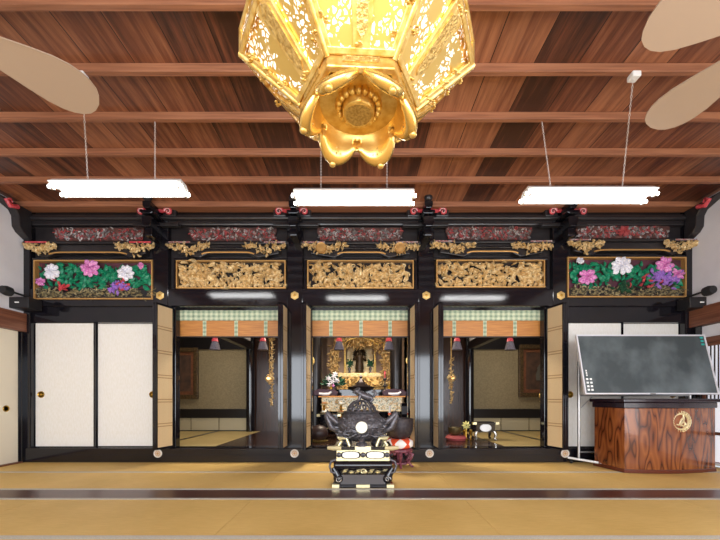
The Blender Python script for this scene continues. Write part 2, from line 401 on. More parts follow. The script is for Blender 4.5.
# ------------------------------------------------------------------ temple front (black lacquer)
COLP = [28, 161, 295, 426, 560, 693]
CX = [fx(p) for p in COLP]; CX[0] = XL+.04; CX[5] = XR-.04
KZ0, KZ1 = fz(306.5), fz(289)      # lintel over the openings
ZT = CZ
for i, x in enumerate(CX):
    hw = .115 if 0 < i < 5 else .055
    p = M().box(x-hw, x+hw, D-.02, D+.2, 0, ZT).build('pillar', LAC, bev=.012); struct(p)
struct(M().box(XL, XR, D-.035, D+.16, 0, .205).build('baseboard_front', LAC, bev=.012))
struct(M().box(XL, XR, D-.015, D+.14, KZ0, KZ1).build('trim_5', LAC, bev=.012))
# solid frieze wall behind the carvings
struct(M().box(XL, XR, D+.06, D+.16, KZ1, ZT).build('wall_front', LACHAZE))
struct(M().box(XL, XR, D-.01, D+.1, fz(225.5), fz(214)).build('trim_6', LACHAZE, bev=.02))
struct(M().tube([(XL, D-.02, fz(219)), (XR, D-.02, fz(219))], .035, 12).build('trim_7', LACHAZE, smooth=40))
# jambs beside the three openings
for n_, (a, b_) in enumerate(((-2.72, -2.64), (-1.05, -1.03), (-.82, -.69), (.69, .83), (1.03, 1.06), (2.64, 2.72))):
    struct(M().box(a, b_, D+.01, D+.13, .205, KZ0).build('trim_%d' % (8+n_), LAC, bev=.008))
# end bays: black rail above and below the sliding doors
dn = NDOOR
for s_, (xa, xb) in ((-1, (CX[0]+.055, -2.955)), (1, (2.94, CX[5]-.055))):
    struct(M().box(xa, xb, D+.02, D+.12, fz(322), KZ0+.02).build('trim_%d' % (15 if s_ < 0 else 16), LAC))
    xm = (xa+xb)/2
    for j, (a, b_) in enumerate(((xa, xm-.008), (xm+.008, xb))):
        dn += 1
        yy = D+.05+(.03 if j else 0)
        dd = M().box(a+.012, b_-.012, yy, yy+.03, .215, fz(322.5)).build('door_%d' % dn, FUS); struct(dd)
        fr = M()
        fr.box(a, a+.012, yy-.005, yy+.033, .205, fz(322)); fr.box(b_-.012, b_, yy-.005, yy+.033, .205, fz(322)); fr.box(a, b_, yy-.005, yy+.033, .205, .217)
        fr.build('frame', LAC, dd)
        hx = a+.09 if j == 0 else b_-.06
        if s_ > 0: hx = a+.09 if j == 0 else b_-.09
        M().lathe([(.0, .0), (.034, .0), (.045, -.01), (.05, 0)], (hx, yy-.001, fz(394.5)), 16, 'y').lathe([(0, 0), (.012, -.004), (.02, 0)], (hx, yy-.004, fz(394.5)), 6, 'y').build('door_handle', BRASS, dd, 40)
    struct(M().box(xm-.006, xm+.006, D+.035, D+.09, .205, fz(322)).build('trim_%d' % (17 if s_ < 0 else 18), LAC))
# gilt hexagonal nail covers on the lintel, round ones on the sill
side = ['far left', 'left of the left opening', 'between left and middle openings', 'between middle and right openings', 'right of the right opening', '']
colname = {1: 'beside the far left white doors', 2: 'between left and middle openings', 3: 'between middle and right openings', 4: 'between the right opening and the blackboard'}
for i in (1, 2, 3, 4):
    x = CX[i]; z = fz(296)
    t = thing('nail_cover', 'gilt hexagonal nail cover on the lintel, '+colname[i], 'ornament', (x, D-.02, z), 'hexagonal nail covers on the lintel')
    M().lathe([(.062, 0), (.062, -.008), (.045, -.016), (.0, -.02)], (x, D-.02, z), 6, 'y', ang=PI/6).build('plate', mat('hex_gold', 'e0bd78', .35, .5) if i == 1 else bpy.data.materials['hex_gold'], t)
    M().ball((x, D-.04, z), .02, .012, .02).build('boss', BRASS, t, 60)
    z = fz(453)
    x2 = fx([0, 159.5, 295, 429, 563.5][i])
    t = thing('nail_cover', 'round pale rosette on the sill, '+colname[i], 'ornament', (x2, D-.036, z), 'round rosettes on the black sill')
    M().lathe([(.06, 0), (.06, -.008), (.05, -.014), (.035, -.008), (.0, -.008)], (x2, D-.036, z), 24, 'y').build('plate', mat('rosette_metal', 'd8cfc4', .5, .3) if i == 1 else bpy.data.materials['rosette_metal'], t, 40)
    rm = M()
    for q in range(10): a = q*PI/5; rm.ball((x2+.033*math.cos(a), D-.046, z+.033*math.sin(a)), .009, .006, .009, 6, 4)
    rm.ball((x2, D-.048, z), .018, .01, .018).build('rosette', GOLDP, t, 60)

# ------------------------------------------------------------------ bracket blocks on the pillars
random.seed(5)
bname = {1: 'over the pillar by the left white doors', 2: 'over the pillar left of the middle bay', 3: 'over the pillar right of the middle bay', 4: 'over the pillar by the blackboard'}
for i in (1, 2, 3, 4):
    Y = 4.62; px = [0, 149, 293.5, 428, 571][i]; x = fx(px, Y)
    t = thing('bracket_cluster', 'stacked black bracket blocks '+bname[i], 'bracket', (x, Y, fz(236, Y)), 'stacked black bracket blocks')
    zt = fz(200, Y)
    for q, (pa, pb, wd) in enumerate(((228, 218, .13), (215.5, 212, .17), (210, 203, .11))):
        za, zb = fz(pa, Y), fz(pb, Y)
        M().prism([(x-wd*.32, za), (x+wd*.32, za), (x+wd*.5, za+(zb-za)*.4), (x+wd*.5, zb), (x-wd*.5, zb), (x-wd*.5, za+(zb-za)*.4)], Y-.06, D-.02).build('block', LAC, t, bev=.006)
    M().box(x-.05, x+.05, Y-.02, D-.02, fz(236, Y), fz(228, Y)).build('arm', LAC, t, bev=.008)
    M().box(x-.32, x+.32, D-.1, D-.02, fz(229), fz(226)).build('cross_arm', LACHAZE, t, bev=.006)
    M().ball((x, Y-.03, fz(199, Y)), .06, .05, .055).build('finial', LACHAZE, t, 60)
# red scroll ends under the ceiling beam
def scroll(px, hand, where, py=211.5, Y=D-.1, xx=None):
    x = fx(px, Y) if xx is None else xx; z = fz(py, Y)
    t = thing('scroll_end', 'red carved scroll end under the ceiling '+where, 'carving', (x, Y, z-.07), 'red scroll ends under the ceiling')
    m = M(); m.spiral(x, Y, z, .06, 1.3, (0 if hand < 0 else PI), .02, -hand)
    m.leaf(x-hand*.05, Y, z+.01, (PI if hand > 0 else 0), .13, .05, -.6*hand, .02)
    m.build('scroll', RED, t, 60)
    M().spiral(x, Y-.012, z, .045, 1.2, (0 if hand < 0 else PI), .008, -hand).build('white_edge', mat('scroll_edge', 'e8b8b8', .5) if 'scroll_edge' not in bpy.data.materials else bpy.data.materials['scroll_edge'], t, 60)
    M().box(x-.09, x+.09, Y+.03, D, z-.05, z+.06).build('mount', LACHAZE, t, bev=.01)
for px, h, wh in ((19, 1, 'at the left end bay, left corner'), (141, -1, 'just left of the first bracket'), (168, 1, 'just right of the first bracket'), (279, -1, 'just left of the second bracket'),
                  (304, 1, 'just right of the second bracket'), (414, -1, 'just left of the third bracket'), (443, 1, 'just right of the third bracket'), (553, -1, 'just left of the fourth bracket'),
                  (583, 1, 'just right of the fourth bracket'), (699, -1, 'at the right end bay, right corner')):
    scroll(px, h, wh)
# black curved corner brackets on the side walls with a red nose
for sg, X0, lab in ((-1, XL, 'left'), (1, XR, 'right')):
    t = thing('corner_bracket', 'black curved bracket in the ceiling corner at the %s wall' % lab, 'bracket', (X0, D-.2, CH+2.28), 'corner brackets')
    pts = [(D-.02, CH+2.24), (4.72, CH+2.30), (4.67, CH+2.36), (4.66, CH+2.50), (4.62, CH+2.56), (4.5, CH+2.60), (4.35, CH+2.65), (D-.02, CH+2.65)]
    a0, a1 = (X0, X0+.12) if sg < 0 else (X0-.12, X0)
    M().prism(pts, a0, a1, 'yz').build('curved_arm', LACHAZE, t, bev=.01)
    m = M(); q = X0-sg*.14
    m.tube([(q, 4.62, CH+2.60), (q, 4.52, CH+2.56), (q, 4.47, CH+2.61), (q, 4.52, CH+2.65), (q, 4.55, CH+2.61)], [.03, .03, .025, .02, .012], 8)
    m.build('red_nose', RED, t, 60)

# ------------------------------------------------------------------ friezes in the five bays
bays = [dict(c=(52, 143), b=(30, 61, 121, 156), r=(36, 154, 261, 300)), dict(c=(188, 276), b=(171, 212, 247, 288), r=(177, 286, 261, 289)),
        dict(c=(317, 403), b=(303, 346, 377, 418), r=(307.5, 413.5, 261, 289)), dict(c=(446, 533), b=(431, 474, 508, 550), r=(436, 544, 260.5, 288)),
        dict(c=(577, 671), b=(564, 600, 658, 692), r=(566, 684, 258, 298))]
bn = ['far left bay', 'left opening', 'middle opening', 'right opening', 'far right bay']
def gilt_scrolls(m, x0, x1, z0, z1, Y, n, rnd, sc=1.0):
    for q in range(n):
        x = rnd.uniform(x0, x1); z = rnd.uniform(z0, z1); L = rnd.uniform(.05, .13)*sc; a = rnd.uniform(0, 2*PI)
        cu = rnd.uniform(-2.2, 2.2)
        ex, ez = x+math.cos(a+cu/2)*L, z+math.sin(a+cu/2)*L
        if not (x0 < ex < x1 and z0 < ez < z1): continue
        m.leaf(x, Y-rnd.uniform(0, .035), z, a, L, L*rnd.uniform(.25, .5), cu, .018*sc)
    for q in range(n//7):
        m.spiral(rnd.uniform(x0+.04, x1-.04), Y-.02, rnd.uniform(z0+.035, z1-.035), rnd.uniform(.02, .035)*sc, 1.2, rnd.uniform(0, 6), .009*sc, rnd.choice((-1, 1)), 5, 9)
def frame_mb(x0, x1, z0, z1, w_, y0, y1):
    return M().box(x0, x1, y0, y1, z0, z0+w_).box(x0, x1, y0, y1, z1-w_, z1).box(x0, x0+w_, y0, y1, z0+w_, z1-w_).box(x1-w_, x1, y0, y1, z0+w_, z1-w_)
def peony(m, x, y, z, R, rnd, stretch=1.):
    for (n_, rr, ln) in ((9, .25, .75), (8, .1, .6), (5, 0, .42)):
        for q in range(n_):
            a = q*2*PI/n_+rnd.uniform(-.2, .2); L = R*ln*rnd.uniform(.85, 1.1)
            m.leaf(x+math.cos(a)*R*rr*stretch, y-.012*(1-rr*3), z+math.sin(a)*R*rr, a, L*(stretch if abs(math.cos(a)) > .5 else 1)*1.05, L*.8, rnd.uniform(-.5, .5), .016, 6, 1.7)
for i, B in enumerate(bays):
    rnd = random.Random(40+i)
    # low-relief red and grey carving board
    Y = D+.03
    xa, xb = fx(B['c'][0]), fx(B['c'][1]); dy = -1 if i == 3 else (-2.5 if i == 4 else 0)
    za, zb = fz(240+dy), fz(227+dy)
    t = thing('carved_board', 'red and grey painted scroll carving above the %s' % bn[i], 'carving', (0.5*(xa+xb), Y, za), 'red and grey carved boards')
    M().prism([(xa+.05, za), (xb-.05, za), (xb-.0, zb-.06), (xb-.0, zb), (xa, zb), (xa, zb-.06)], Y-.01, Y+.02).build('back_board', BROWNP, t)
    m = M(); m2 = M(); m3 = M()
    for q in range(230):
        x = rnd.uniform(xa+.03, xb-.03); z = rnd.uniform(za+.015, zb-.02)
        tgt = (m, m2, m3)[rnd.choice((0, 0, 1, 1, 1, 2))]
        if q % 4 == 0: tgt.spiral(x, Y-.02, z, rnd.uniform(.014, .028), 1.1, rnd.uniform(0, 6), .006, rnd.choice((-1, 1)), 5, 8)
        else: tgt.leaf(x, Y-.015, z, rnd.uniform(0, 6.28), rnd.uniform(.03, .07), .02, rnd.uniform(-2, 2), .01, 4)
    if i == 4:
        xm = (xa+xb)/2; peony(m, xm, Y-.03, (za+zb)/2, .075, rnd, 1.2)
    m.build('red_scrolls', mat('faded_red', 'a8484a', .6) if i == 0 else bpy.data.materials['faded_red'], t, 50); m2.build('grey_scrolls', GREY, t, 50)
    m3.build('pale_scrolls', mat('pale_scroll', 'b9b2b0', .6) if i == 0 else bpy.data.materials['pale_scroll'], t, 50)
    # shelf + rainbow beam with gilt bracket ends
    ba, bb = fx(B['b'][0]), fx(B['b'][3]); zs = fz(242+dy, D-.09)
    t = thing('rainbow_beam', 'black bowed beam with a gold line and gilt carved ends over the %s' % bn[i], 'beam', (0.5*(ba+bb), D, fz(258+dy)), 'bowed beams with gilt ends')
    M().box(ba-.02, bb+.02, D-.09, D+.05, zs-.02, zs+.012).build('shelf', LACHAZE, t, bev=.006)
    M().box(ba+.02, ba+.32, D-.095, D-.088, zs-.012, zs+.008).box(bb-.32, bb-.02, D-.095, D-.088, zs-.012, zs+.008).build('red_edge', RED if i in (0,) else CARVR, t)
    xi0, xi1 = fx(B['b'][1])-.06, fx(B['b'][2])+.06
    zl = fz(253.5+dy); zu = fz(246.5+dy)
    m = M().prism([(ba+.12, zs-.02), (ba+.12, zl-.02), (xi0-.1, zl-.075), (xi0+.02, zl-.02), (xi1-.02, zl-.02), (xi1+.1, zl-.075), (bb-.12, zl-.02), (bb-.12, zs-.02)], D-.05, D+.05)
    m.build('beam', LACHAZE, t, bev=.008)
    m = M()
    n_ = 14; pts = []
    for q in range(n_+1):
        u = q/n_; xx = xi0-.06+(xi1-xi0+.12)*u; e = (abs(u-.5)*2)**8
        pts.append((xx, D-.055, zl-.005-e*.025))
    m.tube(pts, .011, 6).build('gold_line', GOLDP, t, 50)
    if i in (1, 2, 3):
        M().tube([(p[0], p[1]-.01, p[2]+.05) for p in pts[1:-1]], .014, 8).build('bead', LAC, t, 50)
    for (pa, pb, hd) in ((B['b'][0], B['b'][1], 1), (B['b'][3], B['b'][2], -1)):
        m = M(); xs, xe = fx(pa), fx(pb); Lb = abs(xe-xs); zc = fz(247+dy)
        for q in range(85):
            u = rnd.random(); hgt = .035+.085*math.exp(-((u-.5)/.22)**2)
            z = zs-.03-rnd.random()*hgt*1.25
            m.leaf(xs+(xe-xs)*u, D-.07-rnd.uniform(0, .04), z, rnd.uniform(0, 6.28), rnd.uniform(.03, .07), rnd.uniform(.015, .035), rnd.uniform(-2, 2), .015, 4)
        for u in (.08, .25, .45, .6, .8, .95):
            m.spiral(xs+(xe-xs)*u, D-.09, zs-.045-.05*math.exp(-((u-.5)/.2)**2), .03, 1.2, 0, .011, hd, 6, 10)
        m.spiral(xs+(xe-xs)*.45, D-.1, zs-.13, .028, 1.2, 1, .014, hd, 6, 10)
        m.build('gilt_end', GOLD, t, 60)
        if i == 2:
            xx = fx(322) if hd > 0 else fx(399)
            M().lathe([(0, -.008), (.03, -.01), (.05, -.004), (.072, -.01), (.078, .0), (.078, .02)], (xx, D-.11, fz(251)), 20, 'y').build('gilt_disc', GOLDP, t, 40)
    # pierced transom panel
    x0, x1, p0, p1 = B['r']; xa, xb, zb, za = fx(x0), fx(x1), fz(p0), fz(p1)
    gold = i in (1, 2, 3)
    if gold:
        t = thing('transom_carving', 'gilt openwork transom carving in the lintel zone over the %s' % bn[i], 'carving', ((xa+xb)/2, D, za), 'gilt transom carvings')
        M().box(xa, xb, D+.03, D+.055, za, zb).build('backing', IBLK, t)
        frame_mb(xa, xb, za, zb, .016, D-.03, D+.04).build('frame', GOLDP, t)
        m = M(); gilt_scrolls(m, xa+.02, xb-.02, za+.02, zb-.02, D+.0, 330, rnd, 1.15)
        if i == 2:
            xm = (xa+xb)/2; m.ball((xm, D-.03, (za+zb)/2+.03), .025, .02, .06, 8, 6)
            for q in (-1, 1): m.leaf(xm, D-.03, za+.04, PI/2+q*.5, .16, .05, q*.8, .02)
        for q in range(26):
            x = xa+.03+(xb-xa-.06)*q/25; m.leaf(x, D-.02, za+.02, PI/2+rnd.uniform(-1.2, 1.2), .07, .05, rnd.uniform(-1, 1), .02)
        m.build('carved_scrolls', GOLD, t, 60)
    else:
        t = thing('transom_carving', ('painted transom carving with white, pink and purple peonies over the far left sliding doors' if i == 0 else 'painted transom carving with a white peony and a purple cluster in the far right bay'), 'carving', ((xa+xb)/2, D, za), 'painted flower transoms')
        M().box(xa, xb, D+.03, D+.055, za, zb).build('backing', mat('panel_back', '3c1e24', .7, c2='5a2a3c', scale=8) if i == 0 else bpy.data.materials['panel_back'], t)
        frame_mb(xa, xb, za, zb, .018, D-.04, D+.04).build('frame', GOLDP, t)
        def U(px, py): return fx(px), fz(py)
        m = M()
        for q in range(300):
            px = rnd.uniform(x0+3, x1-3); py = rnd.triangular(p0+3, p1-8, p0+12)
            x, z = U(px, py); a = rnd.uniform(0, 6.28); L = rnd.uniform(.06, .13)
            ex, ez = x+L*math.cos(a), z+L*math.sin(a)
            if xa+.03 < ex < xb-.03 and za+.1 < ez < zb-.03: m.leaf(x, D-rnd.uniform(-.01, .03), z, a, L, L*.5, rnd.uniform(-.8, .8), .014)
        m.build('leaves', GREEN, t, 50)
        m = M()
        for q in range(120):
            px = rnd.uniform(x0+3, x1-3); py = rnd.uniform(p1-9, p1-3); x, z = U(px, py)
            if q % 3 == 0: m.spiral(x, D-.02, z+.02, rnd.uniform(.04, .08), .8, rnd.uniform(0, 6), .014, rnd.choice((-1, 1)), 5, 9)
            else: m.leaf(x, D-.02, z, rnd.uniform(-.4, .4), .12, .035, rnd.uniform(-1, 1), .02)
        m.build('rocks', ROCK, t, 50)
        fl = ([('white_flower', 55, 273, .115, PETW, 1.), ('pink_flower', 93, 269, .12, PETP, 1.2), ('white_flower', 128, 274, .11, PETW, 1.1), ('pink_bud', 43.5, 283, .055, PETP, 1.3), ('pink_bud', 143, 267, .05, PETP, .8)] if i == 0 else
              [('white_flower', 619, 267, .13, PETW, 1.2), ('pink_flower', 585, 278, .11, PETP, 1.2), ('pink_flower', 662, 266, .11, PETP, 1.2), ('white_bud', 578, 262, .045, PETW, 1.2), ('pink_bud', 675, 275, .06, PETP, 1.6)])
        for (nm, px, py, R, mm, st) in fl:
            m = M(); x, z = U(px, py); peony(m, x, D-.05, z, R, rnd, st); m.build(nm, mm, t, 50)
        if i == 0:
            bits = ((121, 288, 34, PURP, 'purple_flower', .1), (124, 285, 10, RED, 'red_tips', .12), (66, 290, 10, RED, 'red_blossoms', .12))
        else:
            bits = ((661, 279, 60, PURP, 'purple_carving', .15), (648, 283, 9, RED, 'red_tips', .16), (622, 288, 24, DGREEN, 'dark_foliage', .13))
        for (px, py, n_, mm, nm, sp_) in bits:
            m = M(); x, z = U(px, py)
            for q in range(n_): m.leaf(x+rnd.gauss(0, sp_*.6), D-.055, z+rnd.gauss(0, sp_*.3), rnd.uniform(0, 6.28), .07, .03, rnd.uniform(-1, 1), .018, 4)
            m.build(nm, mm, t, 50)
    # plain recessed panel mouldings round the transom
    struct(frame_mb(xa-.05, xb+.05, za-.03, zb+.04, .03, D-.01, D+.07).build('trim_%d' % (20+i), LAC, bev=.006))

# ------------------------------------------------------------------ folded reed doors standing open at right angles
def reed_door(xh, xn, lab):
    """hinge side xh at the front plane, free edge xn nearer the camera; two folded leaves"""
    Yn = 4.55; z0, z1 = .215, fz(308); Dh = D-.04
    t = thing('folding_door', lab, 'door', (xh, Dh, z0), 'open reed doors')
    L = math.hypot(xh-xn, Dh-Yn); a = math.atan2(Yn-Dh, xn-xh); R = Matrix.Rotation(a, 3, 'Z')
    u = Vector((math.cos(a), math.sin(a), 0)); nrm = Vector((-math.sin(a), math.cos(a), 0))
    if nrm.x*xh < 0: nrm = -nrm          # leaves stack towards the nearer side wall
    for off in (.018, .054):
        c = Vector((xh, Dh, 0))+u*L/2+nrm*off
        fr = M(); fw = .018
        for (u0, u1, za, zb) in ((-L/2, -L/2+fw, z0, z1), (L/2-fw, L/2, z0, z1), (-L/2, L/2, z0, z0+.03), (-L/2, L/2, z1-.03, z1)):
            fr.cbox(c+u*((u0+u1)/2)+Vector((0, 0, (za+zb)/2)), (u1-u0, .034, zb-za), R)
        lf = fr.build('leaf_frame', LAC, t, bev=.004)
        M().cbox(c+Vector((0, 0, (z0+z1)/2)), (L-fw*1.5, .024, z1-z0-.05), R).build('reed_panel', REED, lf)
        bd = M()
        for q in range(1, 6):
            z = z0+(z1-z0)*q/6
            for dz in (-.018, .018): bd.cbox(c+Vector((0, 0, z+dz)), (L-fw*1.5, .028, .012), R)
        bd.build('cross_bars', REEDB, lf)
    return t
reed_door(-2.64, -2.72, 'folded reed door open at the left side of the left opening')
reed_door(-1.02, -1.03, 'folded reed door open at the right side of the left opening')
reed_door(-.69, -.72, 'folded reed door open at the left side of the middle opening')
reed_door(.70, .735, 'folded reed door open at the right side of the middle opening')
reed_door(1.03, 1.05, 'folded reed door open at the left side of the right opening')
reed_door(2.64, 2.72, 'folded reed door open at the right side of the right opening, beside the blackboard')

# ------------------------------------------------------------------ rolled bamboo blinds with green brocade
Yb = 5.02
for (xa, xb, nm, strips, tas) in ((-2.66, -1.03, 'left', (205, 236.5, 266), (215, 263)), (-.80, .80, 'middle', (331, 361, 390), (339, 389)), (1.03, 2.66, 'right', (454, 484.5, 514.5), (457, 510))):
    zt, zm, zb = fz(311, Yb), fz(321, Yb), fz(336.5, Yb)
    t = thing('bamboo_blind', 'orange bamboo blind with green brocade pelmet hanging in the %s opening' % nm, 'blind', ((xa+xb)/2, Yb, zt), 'bamboo blinds in the openings')
    m = M()
    n_ = 60; v = []; fc = []
    for q in range(n_+1):
        x = xa+(xb-xa)*q/n_; yy = Yb-.03+.006*math.sin(q*1.3)
        v += [(x, yy, zt), (x, yy, zm), (x, yy+.006, zt), (x, yy+.006, zm)]
    for q in range(n_):
        b = q*4; fc += [(b, b+1, b+5, b+4), (b+2, b+6, b+7, b+3), (b+1, b+3, b+7, b+5), (b, b+4, b+6, b+2)]
    m.add(v, fc).build('pelmet', PLAID, t, 60)
    m = M().box(xa, xb, Yb-.012, Yb+.012, zb, zm+.02)
    m.build('bamboo_panel', BAMB, t)
    for s_ in strips:
        x = fx(s_, Yb); M().box(x-.026, x+.026, Yb-.016, Yb-.013, zb+.0, zm).build('brocade_strip', PLAID, t)
    M().box(xa, xb, Yb-.02, Yb+.02, zb-.014, zb).build('bottom_rail', IBLK, t)
    M().box(xa, xb, Yb-.04, Yb+.03, zt, zt+.14).build('head_rail', LAC, t)
    for k_, px in enumerate(tas):
        x = fx(px, Yb+.1); z1 = fz(338.5, Yb+.1); Y = Yb+.1
        t2 = thing('blind_tassel', 'red topped grey tassel hanging at the %s of the %s opening' % (('left', 'right')[k_], nm), 'tassel', (x, Y, z1-.2), 'tassels under the blinds')
        M().lathe([(.0, .03), (.035, .025), (.045, .0), (.05, -.025)], (x, Y, z1-.02), 12).build('red_cap', RED, t2, 40)
        M().lathe([(.045, -.03), (.06, -.08), (.078, -.15), (.07, -.155), (.0, -.155)], (x, Y, z1-.02), 16, mod=lambda q: 1+.05*math.sin(8*q)).build('threads', TASS, t2, 50)
        M().tube([(x, Y, z1), (x, Y, z1+.25)], .004, 6).build('cord', RED, t2)

# ------------------------------------------------------------------ inner sanctuary
FZ = .21; YI = 7.25
fl = M(); fl.cur = 0; fl.box(XL, -3.06, D+.16, YI, FZ-.05, FZ).box(-2.98, -2.12, D+.16, YI, FZ-.05, FZ).box(2.12, 2.98, D+.16, YI, FZ-.05, FZ).box(3.06, XR, D+.16, YI, FZ-.05, FZ)
fl.cur = 1; fl.box(-3.06, -2.98, D+.16, YI, FZ-.05, FZ+.002).box(2.98, 3.06, D+.16, YI, FZ-.05, FZ+.002)
fl.cur = 2; fl.box(-2.12, 2.12, D+.16, 8.5, FZ-.05, FZ-.002)
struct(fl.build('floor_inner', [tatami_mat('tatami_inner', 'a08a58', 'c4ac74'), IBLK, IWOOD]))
struct(M().box(XL, XR, D+.16, 8.6, 3.05, 3.1).build('ceiling_inner', IWOOD))
for sg, nm in ((-1, 'left'), (1, 'right')):
    xa, xb = sorted((sg*4.79, sg*2.4))
    struct(M().box(xa, xb, YI, YI+.08, FZ, 3.05).build('wall_inner_'+nm, KHAKI))
    struct(M().box(xa, xb, YI-.04, YI, .49, .68).box(xa, xb, YI-.03, YI, 1.95, 3.05).build('trim_%d' % (30 if sg < 0 else 31), IBLK))
    struct(M().box(xa, xb, YI-.03, YI, FZ, FZ+.02).build('trim_%d' % (32 if sg < 0 else 33), IBLK))
    # low sliding doors below the rail
    w3 = (xb-xa)/4
    for q in range(4):
        dn += 1
        struct(M().box(xa+q*w3+.012, xa+(q+1)*w3-.012, YI-.02, YI-.002, FZ+.02, .49).build('door_%d' % dn, mat('low_door_paper', 'b4a88a', .8) if dn == NDOOR+5 else bpy.data.materials['low_door_paper']))
    struct(M().box(sg*4.85-.05, sg*4.85+.05, D+.16, YI, FZ, 3.05).build('wall_outer_'+nm, KHAKI))
    # black pillar and the beam running towards the hall
    xp = sg*2.30
    struct(M().tube([(xp, YI-.12, FZ), (xp, YI-.12, 3.05)], .085, 20).build('pillar', LAC, smooth=40))
    struct(M().box(xp-.05, xp+.05, D+.2, YI-.1, 1.92, 2.08).build('trim_%d' % (34 if sg < 0 else 35), IBLK))
    struct(M().box(xp-.03, xp+.03, D+.2, YI-.1, 2.08, 2.6).build('wall_over_'+nm, PLAST))
    # polished dark wood wall towards the altar
    xa, xb = sorted((sg*2.38, sg*.95))
    struct(M().box(xa, xb, YI, YI+.06, FZ, 3.05).build('wall_wood_'+nm, IWOOD))
    struct(M().box(xa, xb, YI-.03, YI, FZ, .62).build('trim_%d' % (36 if sg < 0 else 37), IWOOD))
    # return walls of the altar recess
    struct(M().box(min(sg*.95, sg*1.0), max(sg*.95, sg*1.0), YI, 8.5, FZ, 3.05).build('wall_recess_'+nm, mat('recess_plaster', 'b8a090', .8) if sg < 0 else bpy.data.materials['recess_plaster']))
    # inner round black pillars framing the altar
    xq = fx(316 if sg < 0 else 396, 6.9)
    struct(M().tube([(xq, 6.9, FZ), (xq, 6.9, 3.05)], .12, 20).build('pillar', IBLK, smooth=40))
struct(M().box(-1.0, 1.0, 8.5, 8.56, FZ, 3.05).build('wall_recess_back', bpy.data.materials['recess_plaster']))
# framed pictures on the khaki walls
def picture(xa, xb, za, zb, lab, figure):
    Y = YI-.03
    t = thing('framed_picture', lab, 'picture', ((xa+xb)/2, Y, za), 'framed pictures in the side rooms')
    frame_mb(xa, xb, za, zb, .09, Y-.04, Y+.03).build('frame', mat('picture_frame', '3c2e20', .4, .3, c2='6c5434', scale=50) if 'picture_frame' not in bpy.data.materials else bpy.data.materials['picture_frame'], t, bev=.01)
    frame_mb(xa+.09, xb-.09, za+.09, zb-.09, .07, Y, Y+.02).build('mount', mat('picture_mount', '643a24', .6, c2='7c4a2c', scale=20) if 'picture_mount' not in bpy.data.materials else bpy.data.materials['picture_mount'], t)
    M().box(xa+.15, xb-.15, Y+.01, Y+.02, za+.15, zb-.15).build('painting', mat('dark_painting', '3c2c24', .6, c2='5c4030', scale=7) if 'dark_painting' not in bpy.data.materials else bpy.data.materials['dark_painting'], t)
    if figure:
        x = (xa+xb)/2; z = (za+zb)/2
        m = M().prism([(x-.07, z-.2), (x+.07, z-.2), (x+.08, z-.08), (x+.04, z+.02), (x+.05, z+.06), (x, z+.14), (x-.05, z+.06), (x-.04, z+.02), (x-.08, z-.08)], Y+.004, Y+.01)
        m.build('painted_figure', mat('figure_grey', '5e5a50', .7), t)
picture(W(160, 0, YI).x, W(199, 0, YI).x, fz(399, YI), fz(348, YI), 'large dark framed picture half hidden by the reed door in the left side room', False)
picture(W(518, 0, YI).x, W(560, 0, YI).x, fz(397, YI), fz(345, YI), 'brown framed picture with a small grey figure in the right side room', True)

# altar: black dais, brocade fronted table, gilt shrine with standing statue
t = thing('altar_dais', 'black lacquer altar dais behind the incense burner', 'altar', (0, 7.3, FZ))
M().box(-.74, .58, 6.86, 8.4, FZ, .62).build('platform', LAC, t, bev=.01)
M().box(-.72, .58, 7.25, 8.4, .62, 1.099).build('upper_step', LAC, t, bev=.01)
YA = 6.5; xa, xb = fx(322, YA), fx(402, YA)
t = thing('altar_table', 'long altar table with white and green brocade front and orange edge', 'table', (0, YA, FZ))
M().box(xa-.06, xb+.06, YA-.04, YA+.32, .925, .955).build('tabletop', LAC, t, bev=.006)
M().box(xa-.06, xb+.06, YA-.05, YA-.041, .93, .955).build('orange_edge', mat('orange_edge', 'd8924a', .5), t)
M().box(xa, xb, YA-.02, YA-.005, .66, .925).build('brocade_front', BROC, t)
frame_mb(xa, xb, .66, .925, .014, YA-.03, YA-.02).build('gilt_frame', GOLD, t)
m = M(); rnd = random.Random(9)
for q in range(130): m.leaf(rnd.uniform(xa+.04, xb-.04), YA-.022, rnd.uniform(.68, .90), rnd.uniform(0, 6.28), .06, .02, rnd.uniform(-2, 2), .008, 4)
m.build('gilt_scrolls', GOLD, t, 50)
m = M()
for x in (xa+.02, -.25, .25, xb-.02):
    M().box(x-.025, x+.025, YA, YA+.05, FZ, .925).build('leg', LAC, t)
M().box(xa, xb, YA+.02, YA+.04, .45, .5).build('gilt_rail', GOLD, t)

YS = 7.6
t = thing('altar_shrine', 'ornate gilt shrine with carved canopy around the standing statue', 'shrine', (0, YS, 1.1))
def SX(p, Y=YS): return fx(p, Y)
def SZ(p, Y=YS): return fz(p, Y)
M().box(SX(335), SX(386), YS-.05, YS+.5, SZ(377), SZ(373)).build('pedestal_shelf', mat('pale_gilt', 'e8cf9a', .4, .5, c2='c8a05c', scale=30), t, bev=.006)
m = M().box(SX(340), SX(381), YS, YS+.45, 1.1, SZ(377)); m.build('plinth', GBACK, t)
m = M()
for q in range(90): m.leaf(rnd.uniform(SX(337), SX(384)), YS-.01, rnd.uniform(1.1, SZ(378)), rnd.uniform(0, 6.28), .1, .045, rnd.uniform(-2, 2), .02)
m.build('lotus_carving', bpy.data.materials['pale_gilt'], t, 50)
for p in (337, 345, 375, 384):
    M().lathe([(.035, SZ(373)), (.028, SZ(373)+.03), (.022, SZ(350)), (.03, SZ(343))], (SX(p), YS, 0), 12).build('column', GOLDB, t, 40)
pts = []
for q in range(13):
    a = PI*q/12; pts.append((SX(360)+.30*math.cos(a), SZ(352)+.28*math.sin(a)))
